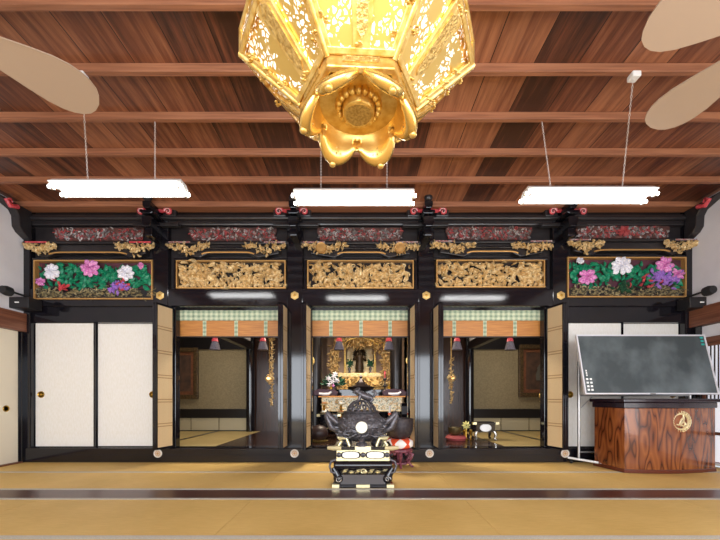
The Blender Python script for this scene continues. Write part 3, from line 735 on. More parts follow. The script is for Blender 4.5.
M().prism([(SX(345), SZ(373)), (SX(375), SZ(373))]+pts, YS+.35, YS+.38).build('back_panel', mat('pale_back', 'd8bc88', .5, .4, c2='f0e0b8', scale=12), t)
m = M(); rnd = random.Random(11)
for q in range(420):
    px = rnd.triangular(330, 391, 360); py = rnd.uniform(331, 347) if abs(px-360) < 17 else rnd.uniform(331, 352 if abs(px-360) < 24 else 360)
    m.leaf(SX(px), YS-rnd.uniform(-.05, .12), SZ(py), rnd.uniform(0, 6.28), rnd.uniform(.06, .16), rnd.uniform(.03, .06), rnd.uniform(-2, 2), .025)
m.build('canopy_carving', GOLD, t, 50)
m = M()
m.tube([(SX(342), YS-.12, SZ(346)), (SX(349), YS-.14, SZ(341)), (SX(360), YS-.15, SZ(338)), (SX(371), YS-.14, SZ(341)), (SX(378), YS-.12, SZ(346))], .02, 8)
m.build('canopy_arch', GOLDB, t, 50)
for sg in (-1, 1):
    m = M()
    for q in range(150):
        u = rnd.random(); px = 360+sg*rnd.uniform(22, 30); py = 350+u*42
        m.leaf(SX(px), YS-rnd.uniform(0, .1), SZ(py), rnd.uniform(0, 6.28), .1, .04, rnd.uniform(-2, 2), .02)
    m.build('side_scrolls', GOLD, t, 50)
struct(M().box(SX(325), SX(395), YS+.45, YS+.5, 1.1, 3.05).build('wall_gilt_screen', bpy.data.materials['recess_plaster']))
# standing statue: one continuous robed figure with a halo
DS = mat('dark_statue', '2a2018', .4, .4, c2='503c26', scale=40)
x0 = SX(359.5); zb = SZ(373); H = SZ(347)-zb
t = thing('standing_statue', 'dark standing robed statue inside the gilt shrine', 'statue', (x0, YS+.12, zb))
prof = [(.0, 0), (.12, 0), (.13, .02), (.10, .05), (.09, .08), (.105, .12), (.095, .2), (.085, .28), (.09, .36), (.10, .42), (.085, .46), (.04, .485), (.032, .50), (.045, .525), (.05, .555), (.042, .585), (.028, .60), (.03, .62), (.012, .64), (0, .645)]
s_ = H/.645
M().lathe([(r*s_, h*s_) for r, h in prof], (x0, YS+.12, zb), 20, mod=lambda q: 1+.05*math.cos(2*q)+.025*math.sin(9*q)).build('robed_body', DS, t, 60)
m = M()
m.tube([(x0-.09, YS+.1, zb+.44*s_), (x0-.13, YS+.06, zb+.34*s_), (x0-.05, YS+.0, zb+.33*s_)], [.03, .03, .018], 8)
m.tube([(x0+.09, YS+.1, zb+.44*s_), (x0+.13, YS+.06, zb+.32*s_), (x0+.08, YS+.0, zb+.38*s_)], [.03, .03, .018], 8)
m.build('arms', DS, t, 60)
m = M()
for q in range(24):
    a = q*2*PI/24; m.leaf(x0+.06*math.cos(a), YS+.22, zb+.5*s_+.06*math.sin(a), a, .11, .04, .3, .012)
m.build('halo', DS, t, 50)
# green sprig vases flanking the statue
for sg, nm in ((-1, 'left'), (1, 'right')):
    x = SX(360+sg*10.5, YS-.0); z = SZ(373)
    t = thing('sprig_vase', 'small dark vase of green sprigs to the %s of the statue' % nm, 'vase', (x, YS+.02, z), 'sprig vases by the statue')
    M().lathe([(.03, 0), (.035, .01), (.02, .04), (.04, .09), (.018, .14), (.03, .17)], (x, YS+.02, z), 12).build('vase_body', BRONZE, t, 50)
    m = M()
    for q in range(30): m.leaf(x+rnd.uniform(-.02, .02), YS+rnd.uniform(-.03, .05), z+.18+rnd.uniform(0, .08), rnd.uniform(0, 6.28), .09, .03, 0, .01, 4)
    m.build('sprigs', DGREEN, t, 50)
# lily arrangement left on the altar table
x = fx(333, 6.7); z = .955
t = thing('flower_arrangement', 'bouquet of white lilies and green leaves in a dark vase on the altar left', 'flowers', (x, 6.72, z))
M().lathe([(.05, 0), (.06, .01), (.035, .04), (.07, .12), (.05, .17), (.075, .2)], (x, 6.72, z), 16).build('vase', BRONZE, t, 50)
m = M(); rnd = random.Random(21)
for q in range(90):
    a = rnd.uniform(-.3, PI+.3); R = rnd.uniform(0, .17)
    m.leaf(x+R*math.cos(a)*1.1, 6.70+rnd.uniform(-.06, .05), z+.22+abs(R*math.sin(a)), a, rnd.uniform(.06, .12), .035, rnd.uniform(-.6, .6), .01)
m.build('foliage', DGREEN, t, 50)
for (dx, dz) in ((.02, .38), (-.08, .34), (.08, .30), (-.01, .28), (-.06, .22), (.05, .42)):
    m = M()
    for q in range(6): a = q*PI/3+dx*9; m.leaf(x+dx, 6.62, z+dz, a, .065, .028, .3, .012, 4)
    m.build('lily', PETW, t, 50)
m = M()
for q in range(5): a = q*2*PI/5; m.leaf(x+.01, 6.62, z+.2, a, .04, .03, .2, .01, 4)
m.build('pink_blossom', PETP, t, 50)
# dark flared-roof burner on the altar
x = fx(361, 6.6)
t = thing('altar_burner', 'dark bronze burner with a flared roof lid on the altar centre', 'incense burner', (x, 6.62, .955))
M().lathe([(.06, 0), (.08, .02), (.09, .05), (.06, .09)], (x, 6.62, .955), 16).build('bowl', BRONZE, t, 50)
M().lathe([(.0, .42), (.014, .40), (.035, .37), (.02, .34), (.035, .32), (.07, .28), (.13, .22), (.25, .165), (.27, .175), (.25, .14), (.08, .085), (0, .085)], (x, 6.62, .955), 6, ang=0).build('roof_lid', mat('dark_bronze_lid', '2c2426', .35, .5), t, 35)
# low curved offering stands with white rolls either side
for sg, nm in ((-1, 'left'), (1, 'right')):
    x = fx(360+sg*34, 6.6)
    t = thing('offering_stand', 'dark purple curved stand with white offerings on the altar %s end' % nm, 'stand', (x, 6.56, .955), 'offering stands on the altar')
    pm = mat('purple_cloth', '3c2030', .5) if sg < 0 else bpy.data.materials['purple_cloth']
    M().prism([(x-.22, .955), (x+.22, .955), (x+.24, 1.02), (x+.16, 1.08), (x-.12, 1.09), (x-.24, 1.04)], 6.50, 6.62).build('stand_body', pm, t, bev=.015)
    M().tube([(x-.12, 6.48, 1.0), (x-.04, 6.47, .985), (x+.06, 6.47, .99), (x+.12, 6.48, 1.03)], [.02, .028, .028, .018], 8).build('white_roll', PETW, t, 50)
    M().lathe([(.03, 0), (.035, .03), (.01, .06), (.014, .09), (0, .1)], (x+sg*-.1, 6.56, 1.085), 10).build('finial', BRASS, t, 50)
# tall candle stand right, gilt hanging ornaments
x = fx(385.5, 6.6)
t = thing('candle_stand', 'tall black candle stand with a red candle on the altar right', 'candlestick', (x, 6.75, .955))
M().lathe([(.06, 0), (.05, .02), (.015, .05), (.05, .09), (.02, .11), (.012, .16), (.055, .2), (.015, .22), (.012, .3), (.045, .34), (.012, .36)], (x, 6.75, .955), 14).build('stem', BRONZE, t, 50)
M().lathe([(.014, 0), (.018, .14), (0, .145)], (x, 6.75, 1.31), 10).build('red_candle', RED, t, 50)
# gilt hanging ornaments beside the pillars
def yoraku(px, py0, py1, Y, lab, disc):
    x = fx(px, Y); z0, z1 = fz(py1, Y), fz(py0, Y)
    t = thing('hanging_ornament', lab, 'ornament', (x, Y, z0), 'gilt hanging ornaments')
    rn = random.Random(int(px)); m = M(); k = 0
    z = z0
    while z < z1:
        m.lathe([(.0, -.015), (.018, -.01), (.024, 0), (.018, .01), (0, .015)], (x+rn.uniform(-.01, .01), Y, z), 8); z += .045
        for q in range(2): m.leaf(x, Y-.03, z, rn.uniform(0, 6.28), .075, .022, 1, .012, 4)
    m.tube([(x, Y, z0), (x, Y, 3.05)], .006, 6)
    m.build('chain_of_beads', GOLD, t, 50)
    if disc:
        M().lathe([(0, -.03), (.05, -.03), (.08, -.012), (.10, -.015), (.10, .01)], (x, Y-.03, fz(disc, Y)), 18, 'y').build('disc', GOLDB, t, 40)
yoraku(411, 322, 385, 6.3, 'gilt hanging ornament with a disc right of the altar', 361)
yoraku(309.5, 345, 380, 6.3, 'gilt hanging ornament with a disc left of the altar', 361)
yoraku(272, 340, 405, 6.6, 'gilt hanging ornament at the right of the left side room', None)
yoraku(451, 360, 403, 6.6, 'gilt hanging ornament at the left of the right side room', None)
# small round lamps glowing in front of the dark wood walls
LAMPM = mat('lamp_glow', 'ffd9a0', .5, emit='ffb060', es=5)
for px, py, nm in ((269.5, 378.5, 'left'), (451.5, 377.5, 'right')):
    Y = 6.75; c = W(px, py, Y)
    t = thing('altar_lantern', 'small round glowing gilt lantern in the %s side room' % nm, 'lantern', c, 'round lanterns by the altar')
    M().lathe([(.02, -.09), (.05, -.075), (.085, -.02), (.085, .02), (.05, .075), (.02, .09)], c, 12, mod=lambda q: 1+.06*math.cos(6*q)).build('cage', GOLD, t)
    M().ball(c+Vector((0, -.085, 0)), .028, .02, .028).build('bulb', LAMPM, t, 60)
    M().tube([c+Vector((0, 0, .09)), (c.x, c.y, 3.05)], .005, 6).build('cord', BRASS, t)
# gilt ornament at the right edge of the right opening
c = W(542, 405, 6.2)
t = thing('gilt_ornament', 'curled gilt ornament beside the reed door in the right side room', 'ornament', (c.x, 6.2, FZ))
m = M(); m.spiral(c.x, 6.2, c.z+.16, .07, 1.2, 0, .018); m.spiral(c.x+.03, 6.2, c.z+.05, .06, 1.1, 3, .018, -1); m.build('scroll', GOLDB, t, 60)
M().lathe([(.08, 0), (.03, .03), (.02, .1), (.02, c.z-FZ)], (c.x, 6.2, FZ), 12).build('stem', GOLDB, t, 50)

PG0 = mat('pale_dish', 'e8dcae', .3, .5)
# things on the sanctuary floor --------------------------------------------------------
def fitted_table(cx, cy, z0, wx, wy, h, lab, nm='fitted_table', oval=True, group=None):
    t = thing(nm, lab, 'table', (cx, cy, z0), group)
    M().box(cx-wx/2, cx+wx/2, cy-wy/2, cy+wy/2, z0+h-.03, z0+h).build('tabletop', LAC, t, bev=.004)
    for sx in (-1, 1):
        m = M().box(cx+sx*wx/2-.03, cx+sx*wx/2+.03, cy-wy/2-.006, cy-wy/2+.06, z0+h-.036, z0+h+.006)
        m.build('corner_fitting', mat('fitting_gilt', 'e8dcae', .3, .6) if 'fitting_gilt' not in bpy.data.materials else bpy.data.materials['fitting_gilt'], t, bev=.004)
    M().box(cx-wx*.42, cx+wx*.42, cy-wy*.42, cy+wy*.42, z0+h*.45, z0+h-.03).build('apron', LAC, t)
    a = M().lathe([(0, -.012), (.06, -.01), (.065, 0)], (cx, cy-wy*.42, z0+h*.7), 20, 'y')
    a.v = [(cx+(v[0]-cx)*1.5, v[1], v[2]) for v in a.v]
    if oval: a.build('white_oval', WHITE, t, 40)
    for sx in (-1, 1):
        for sy in (-1, 1):
            M().tube([(cx+sx*wx*.4, cy+sy*wy*.4, z0+h*.5), (cx+sx*wx*.46, cy+sy*wy*.44, z0+h*.3), (cx+sx*wx*.40, cy+sy*wy*.4, z0+h*.12), (cx+sx*wx*.47, cy+sy*wy*.45, z0+.01)], [.022, .025, .016, .022], 8).build('leg', [LAC, SILV][sy < 0], t, 50)
    return t
fitted_table(fx(484, 5.7), 5.75, FZ, .37, .3, .30, 'small black table with pale gilt fittings in the right opening')
fitted_table(fx(329, 5.9), 6.0, FZ, .36, .3, .42, 'small black table with gilt fittings left inside the middle opening', oval=False)
fitted_table(fx(400, 6.1), 6.1, FZ, .36, .3, .40, 'small black table with gilt fittings right inside the middle opening', oval=False)
# flower-like gilt ornament left of that table, and small bowl on a red cushion
c = Vector((fx(466, 5.8), 5.8, FZ))
t = thing('gilt_flower_stand', 'gilt lotus flower stand beside the small bowl in the right opening', 'ornament', c)
M().lathe([(.05, 0), (.02, .02), (.015, .2)], c, 10).build('stem', BRASS, t, 50)
m = M()
for q in range(8): a = q*PI/4; m.leaf(c.x+.01*math.cos(a), c.y-.02, c.z+.24+.01*math.sin(a), a, .07, .04, .4, .015)
m.build('petals', mat('pale_yellow', 'e0d890', .5), t, 50)
for q in range(2):
    M().lathe([(.03, 0), (.012, .02), (.01, .12), (.03, .14), (.03, .17)], c+Vector((.055*(1 if q else -1), -.08, 0)), 10).build('side_cup', BRASS, t, 50)
c = Vector((fx(455.5, 5.75), 5.72, FZ))
t = thing('floor_cushion', 'red round cushion under the small bowl in the right opening', 'cushion', c)
M().lathe([(.0, 0), (.15, 0), (.175, .035), (.15, .075), (0, .08)], c, 20).build('cushion_pad', mat('dull_red_cloth', '9c4444', .7), t, 50)
t = thing('singing_bowl', 'small brass singing bowl on the red cushion in the right opening', 'bowl', c+Vector((-.02, 0, .08)))
M().lathe([(.0, .0), (.07, .005), (.10, .04), (.11, .1), (.115, .13), (.10, .13), (.095, .1), (.08, .04), (0, .02)], c+Vector((-.02, 0, .08)), 24).build('bowl_body', mat('aged_brass', '7a6a48', .35, .8), t, 50)
# wooden drum at left in the middle opening
c = Vector((fx(319, 5.5), 5.5, FZ))
t = thing('wooden_drum', 'dark round wooden drum left inside the middle opening', 'drum', c)
M().ball(c+Vector((0, 0, .14)), .15, .14, .13, 20, 12).build('drum_body', mat('drum_wood', '3a2a28', .4), t, 60)
M().lathe([(.13, 0), (.15, .02), (.1, .035)], c, 16).build('drum_base', GOLDB, t, 50)
# tiered gilt offering stand
c = Vector((fx(333, 6.2), 6.2, FZ))
for q, (px, lab) in enumerate(((324, 'left'), (341, 'right'))):
    c = Vector((fx(px, 6.25), 6.25, FZ))
    t = thing('offering_tier', 'tiered gilt dish stand, %s of the two behind the burner left side' % lab, 'stand', c, 'tiered dish stands')
    M().lathe([(.07, 0), (.03, .04), (.02, .62), (0, .64)], c, 12).build('stem', BRASS, t, 50)
    for k_ in range(4):
        M().lathe([(.0, .0), (.06, .005), (.09-.008*k_, .03), (.08-.008*k_, .03), (.05, .014), (0, .012)], c+Vector((0, 0, .12+.15*k_)), 18).build('dish', PG0, t, 50)
        M().lathe([(0, .012), (.05, .014), (.045, .05), (0, .06)], c+Vector((0, 0, .12+.15*k_)), 12, mod=lambda q: 1+.15*math.sin(5*q)).build('offering', (WHITE, BAMB)[(k_+q) % 2], t, 50)
# black box stack + candle at the right
c = Vector((fx(406.5, 5.6), 5.65, FZ))
t = thing('black_cabinet', 'small black box cabinet right inside the middle opening', 'cabinet', c)
M().box(c.x-.09, c.x+.09, c.y-.1, c.y+.1, FZ, FZ+.62).build('cabinet_body', LAC, t, bev=.006)
M().box(c.x-.08, c.x+.08, c.y-.106, c.y-.1, FZ+.44, FZ+.57).build('drawer_front', mat('grey_drawer', '4a4a50', .3), t, bev=.004)
c = W(391, 422, 5.8)
t = thing('candle', 'white candle with a red base on the small table behind the singing bowl', 'candle', (c.x, 6.05, FZ+.4))
M().lathe([(.03, 0), (.035, .02), (.02, .04)], (c.x, 6.05, FZ+.4), 12).build('red_base', mat('orange_red', 'd05830', .5), t, 50)
M().lathe([(.02, 0), (.02, .12), (0, .125)], (c.x, 6.05, FZ+.44), 12).build('wax', WHITE, t, 50)

# ------------------------------------------------------------------ big incense burner on its fitted stand
sx0, Y0, Y1 = fx(363, 3.45), 3.44, 3.86; cy = (Y0+Y1)/2
PG = bpy.data.materials['fitting_gilt']
t = thing('burner_stand', 'black lacquer stand with pale gilt fittings under the big incense burner', 'stand', (sx0, cy, 0))
hw = .335
M().box(sx0-.31, sx0+.31, Y0, Y1, 0, .035).build('base_plinth', LAC, t, bev=.006)
m = M().box(sx0-.315, sx0-.24, Y0-.004, Y0+.05, .002, .038).box(sx0+.24, sx0+.315, Y0-.004, Y0+.05, .002, .038).box(sx0-.07, sx0+.07, Y0-.004, Y0+.02, .004, .036)
m.build('base_fittings', PG, t, bev=.003)
for a in (-1, 1):
    for b_ in (-1, 1):
        x = sx0+a*.25; yy = cy+b_*.155
        lg = M().ball((x, yy, .09), .055, .05, .055, 14, 10).tube([(x, yy, .09), (x+a*.03, yy, .16), (x+a*.05, yy, .2)], [.045, .04, .03], 10).build('leg', LAC, t, 60)
        if b_ < 0: M().spiral(x, yy-.05, .09, .032, 1.2, 0, .008, a).build('scroll_fitting', SILV, lg, 60)
M().box(sx0-.23, sx0+.23, Y0+.03, Y1-.03, .035, .13).build('inner_panel', mat('dark_panel', '4a4444', .35), t)
M().lathe([(0, -.29), (.045, -.29), (.05, -.28), (.05, .28), (.045, .29), (0, .29)], (sx0, Y0+.05, .225), 20, 'x').build('round_rail', LAC, t, 50)
M().box(sx0-.3, sx0+.3, Y0+.03, Y1-.02, .18, .27).build('lower_shelf', LAC, t, bev=.01)
m = M()
for q in range(13): m.leaf(sx0-.2+.4*q/12, Y0+.0, .168+.012*math.cos(q*1.6), PI if q % 2 else 0, .055, .022, .8, .01, 4)
m.spiral(sx0, Y0-.01, .17, .03, 1.2, 0, .009); m.build('gilt_apron_scrolls', PG, t, 50)
for a in (-1, 1):
    M().tube([(sx0+a*.27, Y0+.02, .29), (sx0+a*.325, Y0+.02, .27), (sx0+a*.34, Y0+.02, .22), (sx0+a*.32, Y0+.02, .16), (sx0+a*.28, Y0+.02, .15)], .012, 8).build('side_handle', BRONZE, t, 50)
M().box(sx0-.27, sx0+.27, Y0+.02, Y1-.02, .285, .385).build('frieze_box', PG, t, bev=.004)
for a in (-1, 1):
    pts = []
    for q in range(20):
        u = 2*PI*q/20; cx_ = math.copysign(abs(math.cos(u))**.5, math.cos(u)); sz = math.copysign(abs(math.sin(u))**.7, math.sin(u)); pts.append((cx_, sz))
    M().prism([(sx0+a*.125+.1*p[0], .335+.038*p[1]) for p in pts], Y0+.012, Y0+.022).build('black_cartouche', LAC, t)
    M().prism([(sx0+a*.125+.084*p[0], .335+.03*p[1]) for p in pts], Y0+.006, Y0+.013).build('white_cartouche', WHITE, t)
for x in (-.245, 0, .245):
    M().lathe([(0, -.01), (.018, -.008), (.026, 0), (.028, .01)], (sx0+x, Y0+.012, .335), 14, 'y').build('round_boss', BRONZE, t, 50)
M().box(sx0-.3, sx0+.3, Y0-.0, Y1, .39, .42).build('top_slab', LAC, t, bev=.006)
m = M()
for a in (-1, 1): m.tube([(sx0+a*.22, Y0-.004, .405), (sx0+a*.30, Y0-.004, .407), (sx0+a*.36, Y0-.004, .412)], [.02, .024, .016], 8)
m.box(sx0-.08, sx0+.08, Y0-.008, Y0+.03, .388, .424); m.build('top_fittings', PG, t, 40)
M().box(sx0-.27, sx0+.27, Y0+.005, Y0+.03, .276, .29).build('lower_line', PG, t)
for a in (-1, 1):
    for b_ in (-1, 1):
        m = M()
        m.tube([(sx0+a*.25, cy+b_*.14, .42), (sx0+a*.22, cy+b_*.14, .47), (sx0+a*.26, cy+b_*.14, .5), (sx0+a*.17, cy+b_*.14, .50), (sx0+a*.14, cy+b_*.14, .42)], [.02, .018, .022, .018, .018], 8)
        m.build('gilt_scroll', PG, t, 50)
# burner
bx = fx(361.5, 3.65); by = cy
t = thing('incense_burner', 'large dark bronze incense burner with a round white crest on its stand', 'incense burner', (bx, by, .42))
zr = lambda py: fz(py, 3.65)
M().lathe([(.0, zr(441)), (.08, zr(441)), (.17, zr(438)), (.235, zr(432)), (.262, zr(425.5)), (.25, zr(420)), (.20, zr(415.5)), (.185, zr(413.5)), (.20, zr(412)), (.17, zr(412))], (bx, by, 0), 40).build('pot_body', BRONZE, t, 50)
rnd = random.Random(3); m = M()
for q in range(170):
    a = rnd.uniform(PI, 2*PI); hz = rnd.uniform(zr(436), zr(418)); u = (hz-zr(438))/(zr(415)-zr(438)); R = .17+.095*math.sin(PI*min(1, u*.85+.1))
    R = min(R, .262)
    px_, py_ = bx+R*math.cos(a), by+R*math.sin(a)
    pts = [(px_+.0, py_-.002, hz), (px_+rnd.uniform(-.03, .03), py_-.006, hz+rnd.uniform(-.015, .02)), (px_+rnd.uniform(-.05, .05), py_-.002, hz+rnd.uniform(-.02, .02))]
    m.tube(pts, [.006, .008, .003], 5)
m.build('relief', BRONZE, t, 60)
for k_, (a, r_) in enumerate(((-PI/2, .17), (PI/6, .19), (5*PI/6, .19))):
    lx, ly = bx+r_*math.cos(a), by+r_*math.sin(a)
    M().lathe([(.0, .42), (.06, .42), (.055, .45), (.03, .465), (.035, .49), (.045, zr(436)), (.03, zr(434))], (lx, ly, 0), 14).build('foot', BRONZE, t, 50)
for a in (-1, 1):
    M().tube([(bx+a*.2, by, zr(420)), (bx+a*.26, by-.02, zr(423)), (bx+a*.33, by-.02, zr(417)), (bx+a*.375, by-.02, zr(412)), (bx+a*.37, by-.02, zr(415.5)), (bx+a*.32, by-.02, zr(427)), (bx+a*.24, by, zr(431))], [.034, .036, .034, .026, .034, .038, .034], 10).build('handle', BRONZE, t, 60)
M().lathe([(0, -.014), (.055, -.012), (.06, 0), (.06, .01)], (bx, by-.262, zr(425.3)), 28, 'y').build('white_crest', mat('crest_white', 'f0f0dc', .5), t, 40)
m = M()
R0 = .155
for q in range(14):
    a = 2*PI*q/14
    pts = [(bx+R0*math.cos(a+s*.35)*math.cos(s*1.35), by+R0*math.sin(a+s*.35)*math.cos(s*1.35), zr(412)+.125*math.sin(s*1.35)) for s in (0, .25, .5, .75, 1)]
    m.tube(pts, .009, 6)
    pts = [(bx+R0*math.cos(a-s*.35)*math.cos(s*1.35), by+R0*math.sin(a-s*.35)*math.cos(s*1.35), zr(412)+.125*math.sin(s*1.35)) for s in (0, .25, .5, .75, 1)]
    m.tube(pts, .009, 6)
for q in range(36):
    a = rnd.uniform(0, 2*PI); s = rnd.uniform(.1, 1); m.ball((bx+R0*math.cos(a)*math.cos(s*1.35), by+R0*math.sin(a)*math.cos(s*1.35), zr(412)+.125*math.sin(s*1.35)), .016, .012, .014, 6, 4)
m.lathe([(.18, zr(413)), (.185, zr(411)), (.165, zr(410.5)), (.15, zr(411))], (bx, by, 0), 28)
m.build('pierced_dome', BRONZE, t, 60)
# guardian lion crouching on the dome: one body, with mane and tail
z = zr(402)
ln = M()
lx = bx+.035
ln.tube([(lx+.07, by, z+.035), (lx+.03, by, z+.055), (lx-.03, by, z+.075), (lx-.065, by-.01, z+.105)], [.035, .042, .04, .035], 12)
ln.ball((lx-.085, by-.02, z+.115), .038, .036, .034, 12, 8)
ln.ball((lx-.115, by-.03, z+.105), .018, .018, .015, 8, 6)
for b_ in (-1, 1):
    ln.tube([(lx-.05, by+b_*.025, z+.07), (lx-.06, by+b_*.03, z+.03), (lx-.075, by+b_*.03, z+.0)], [.018, .015, .014], 8)
    ln.tube([(lx+.06, by+b_*.025, z+.05), (lx+.085, by+b_*.035, z+.025), (lx+.06, by+b_*.035, z+.0)], [.022, .016, .014], 8)
lo_ = ln.build('lion', BRONZE, t, 70)
mn = M()
for q in range(26):
    a = q*2*PI/26; mn.ball((lx-.07+.012*math.cos(a*3), by-.01+.035*math.cos(a), z+.112+.035*math.sin(a)), .013, .012, .012, 6, 4)
mn.build('mane', BRONZE, lo_, 60)
tl = M().tube([(lx+.09, by, z+.05), (lx+.12, by, z+.09), (lx+.10, by, z+.12), (lx+.075, by, z+.10)], [.012, .02, .018, .01], 8).build('tail', BRONZE, lo_, 60)

# ------------------------------------------------------------------ large singing bowl, cushion and red stand
Yk = 4.56; kx = .526
kz = lambda py: fz(py, Yk)
t = thing('bowl_stand', 'dark pink carved wooden stand with curved legs in front of the sill', 'stand', (kx, Yk, 0))
PK = mat('plum_lacquer', '8c4a58', .35, c2='6c3444', scale=20)
M().lathe([(0, .20), (.17, .20), (.18, .215), (.18, .235), (.15, .245), (0, .245)], (kx, Yk, 0), 8, ang=PI/8).build('top_plate', PK, t)
for q in range(6):
    a = q*PI/3+PI/6; ca, sa = math.cos(a), math.sin(a)
    M().tube([(kx+.13*ca, Yk+.13*sa, .20), (kx+.19*ca, Yk+.19*sa, .17), (kx+.16*ca, Yk+.16*sa, .11), (kx+.12*ca, Yk+.12*sa, .07), (kx+.18*ca, Yk+.18*sa, .02), (kx+.2*ca, Yk+.2*sa, .012)], [.02, .024, .018, .014, .016, .012], 8).build('leg', PK, t, 60)
M().lathe([(.10, .04), (.15, .045), (.15, .065), (.1, .07)], (kx, Yk, 0), 6).build('stretcher_ring', PK, t)
m = M()
for q in range(12): a = q*PI/6; m.ball((kx+.15*math.cos(a), Yk+.15*math.sin(a), .185), .022, .022, .02, 8, 6)
m.build('carved_apron', PK, t, 60)
def cushion_mat():
    m, t_, p = nt('orange_white_cloth'); p.inputs['Roughness'].default_value = .7
    tc = N(t_, 'ShaderNodeTexCoord'); sp = N(t_, 'ShaderNodeSeparateXYZ'); t_.links.new(tc.outputs['Object'], sp.inputs[0])
    at = N(t_, 'ShaderNodeMath', operation='ARCTAN2'); t_.links.new(sp.outputs[1], at.inputs[0]); t_.links.new(sp.outputs[0], at.inputs[1])
    ml = N(t_, 'ShaderNodeMath', operation='MULTIPLY'); ml.inputs[1].default_value = 3; t_.links.new(at.outputs[0], ml.inputs[0])
    co = N(t_, 'ShaderNodeMath', operation='SINE'); t_.links.new(ml.outputs[0], co.inputs[0])
    ab = N(t_, 'ShaderNodeMath', operation='ABSOLUTE'); t_.links.new(co.outputs[0], ab.inputs[0])
    zz = N(t_, 'ShaderNodeMath', operation='SUBTRACT'); zz.inputs[1].default_value = .065; t_.links.new(sp.outputs[2], zz.inputs[0])
    za = N(t_, 'ShaderNodeMath', operation='ABSOLUTE'); t_.links.new(zz.outputs[0], za.inputs[0])
    zm = N(t_, 'ShaderNodeMath', operation='MULTIPLY'); zm.inputs[1].default_value = 12; t_.links.new(za.outputs[0], zm.inputs[0])
    sb = N(t_, 'ShaderNodeMath', operation='SUBTRACT'); t_.links.new(ab.outputs[0], sb.inputs[0]); t_.links.new(zm.outputs[0], sb.inputs[1])
    gt = N(t_, 'ShaderNodeMath', operation='GREATER_THAN'); gt.inputs[1].default_value = .25; t_.links.new(sb.outputs[0], gt.inputs[0])
    mx = N(t_, 'ShaderNodeMix', data_type='RGBA'); mx.inputs['A'].default_value = lin('e04c20'); mx.inputs['B'].default_value = lin('f2ece8')
    t_.links.new(gt.outputs[0], mx.inputs['Factor']); t_.links.new(mx.outputs['Result'], p.inputs['Base Color']); return m
cu = M().lathe([(.0, .248), (.14, .248), (.178, .27), (.187, .31), (.178, .35), (.14, .375), (0, .37)], (kx, Yk, 0), 36).build('bowl_cushion', cushion_mat(), None, 60)
setp(cu, 'orange and white patterned round cushion under the big black bowl', 'cushion')
bw = M().lathe([(.0, .376), (.09, .376), (.15, .41), (.178, .48), (.185, .56), (.187, .62), (.191, .64), (.178, .64), (.17, .60), (.163, .5), (.13, .43), (0, .41)], (kx, Yk, 0), 40).build('singing_bowl', mat('black_bowl', '38343a', .4, .5, c2='4c464a', scale=30), None, 60)
setp(bw, 'large dark metal singing bowl on the orange and white cushion', 'bowl')

# ------------------------------------------------------------------ lectern
t = thing('lectern', 'wide rosewood lectern with black top and round gilt crest', 'lectern', (3.85, 4.35, 0))
def front_curve(x):   # gentle convex front between the corners
    u = (x-3.23)/(4.42-3.23); return 4.15-.08*math.sin(PI*u)+.08*u
pl = [(3.17, 4.60)]+[(3.23+(4.42-3.23)*q/16, front_curve(3.23+(4.42-3.23)*q/16)) for q in range(17)]+[(4.47, 4.60)]
def scaled(pl, d):
    cx_, cy_ = 3.82, 4.38; return [(cx_+(x-cx_)*(1+d/.66), cy_+(y-cy_)*(1+d/.25)) for x, y in pl]
M().prism(pl, .03, .79, 'xy').build('body', ROSE, t, bev=.004)
M().prism(scaled(pl, .012), 0, .045, 'xy').build('base_moulding', mat('red_brown_base', '5c2818', .3), t, bev=.006)
M().prism(scaled(pl, .02), .79, .86, 'xy').build('top_moulding', mat('plum_black', '241820', .2), t, bev=.008)
M().prism(scaled(pl, .045), .86, .905, 'xy').build('top_slab', bpy.data.materials['plum_black'], t, bev=.01)
ex, ez = 3.98, 0; ey = front_curve(3.98)-.004
c = Vector((fx(680.5, ey), ey, fz(421.5, ey)))
cr = M()
for q in range(22):
    a = q*2*PI/22
    cr.leaf(c.x+.105*math.cos(a), c.y-.006, c.z+.105*math.sin(a), a+PI/2+.5, .05, .028, .5, .01, 4)
    cr.leaf(c.x+.10*math.cos(a), c.y-.004, c.z+.10*math.sin(a), a+PI/2-.9, .04, .02, -.5, .008, 4)
cr.tube([(c.x+.125*math.cos(q*PI/16), c.y-.002, c.z+.125*math.sin(q*PI/16)) for q in range(33)], .005, 6)
for pts in ([(.02, .09), (.03, .05), (.0, .02), (-.02, -.02), (.0, -.06)], [(.04, .04), (.02, -.01), (-.03, -.04), (-.06, -.035)], [(-.01, -.03), (.03, -.06), (.05, -.03), (.03, .0)]):
    cr.tube([(c.x+a, c.y-.008, c.z+b_) for a, b_ in pts], [.006, .012, .012, .01, .005][:len(pts)], 6)
cr.build('gilt_crest', mat('crest_gilt', 'f4e6bc', .3, .5), t, 60)

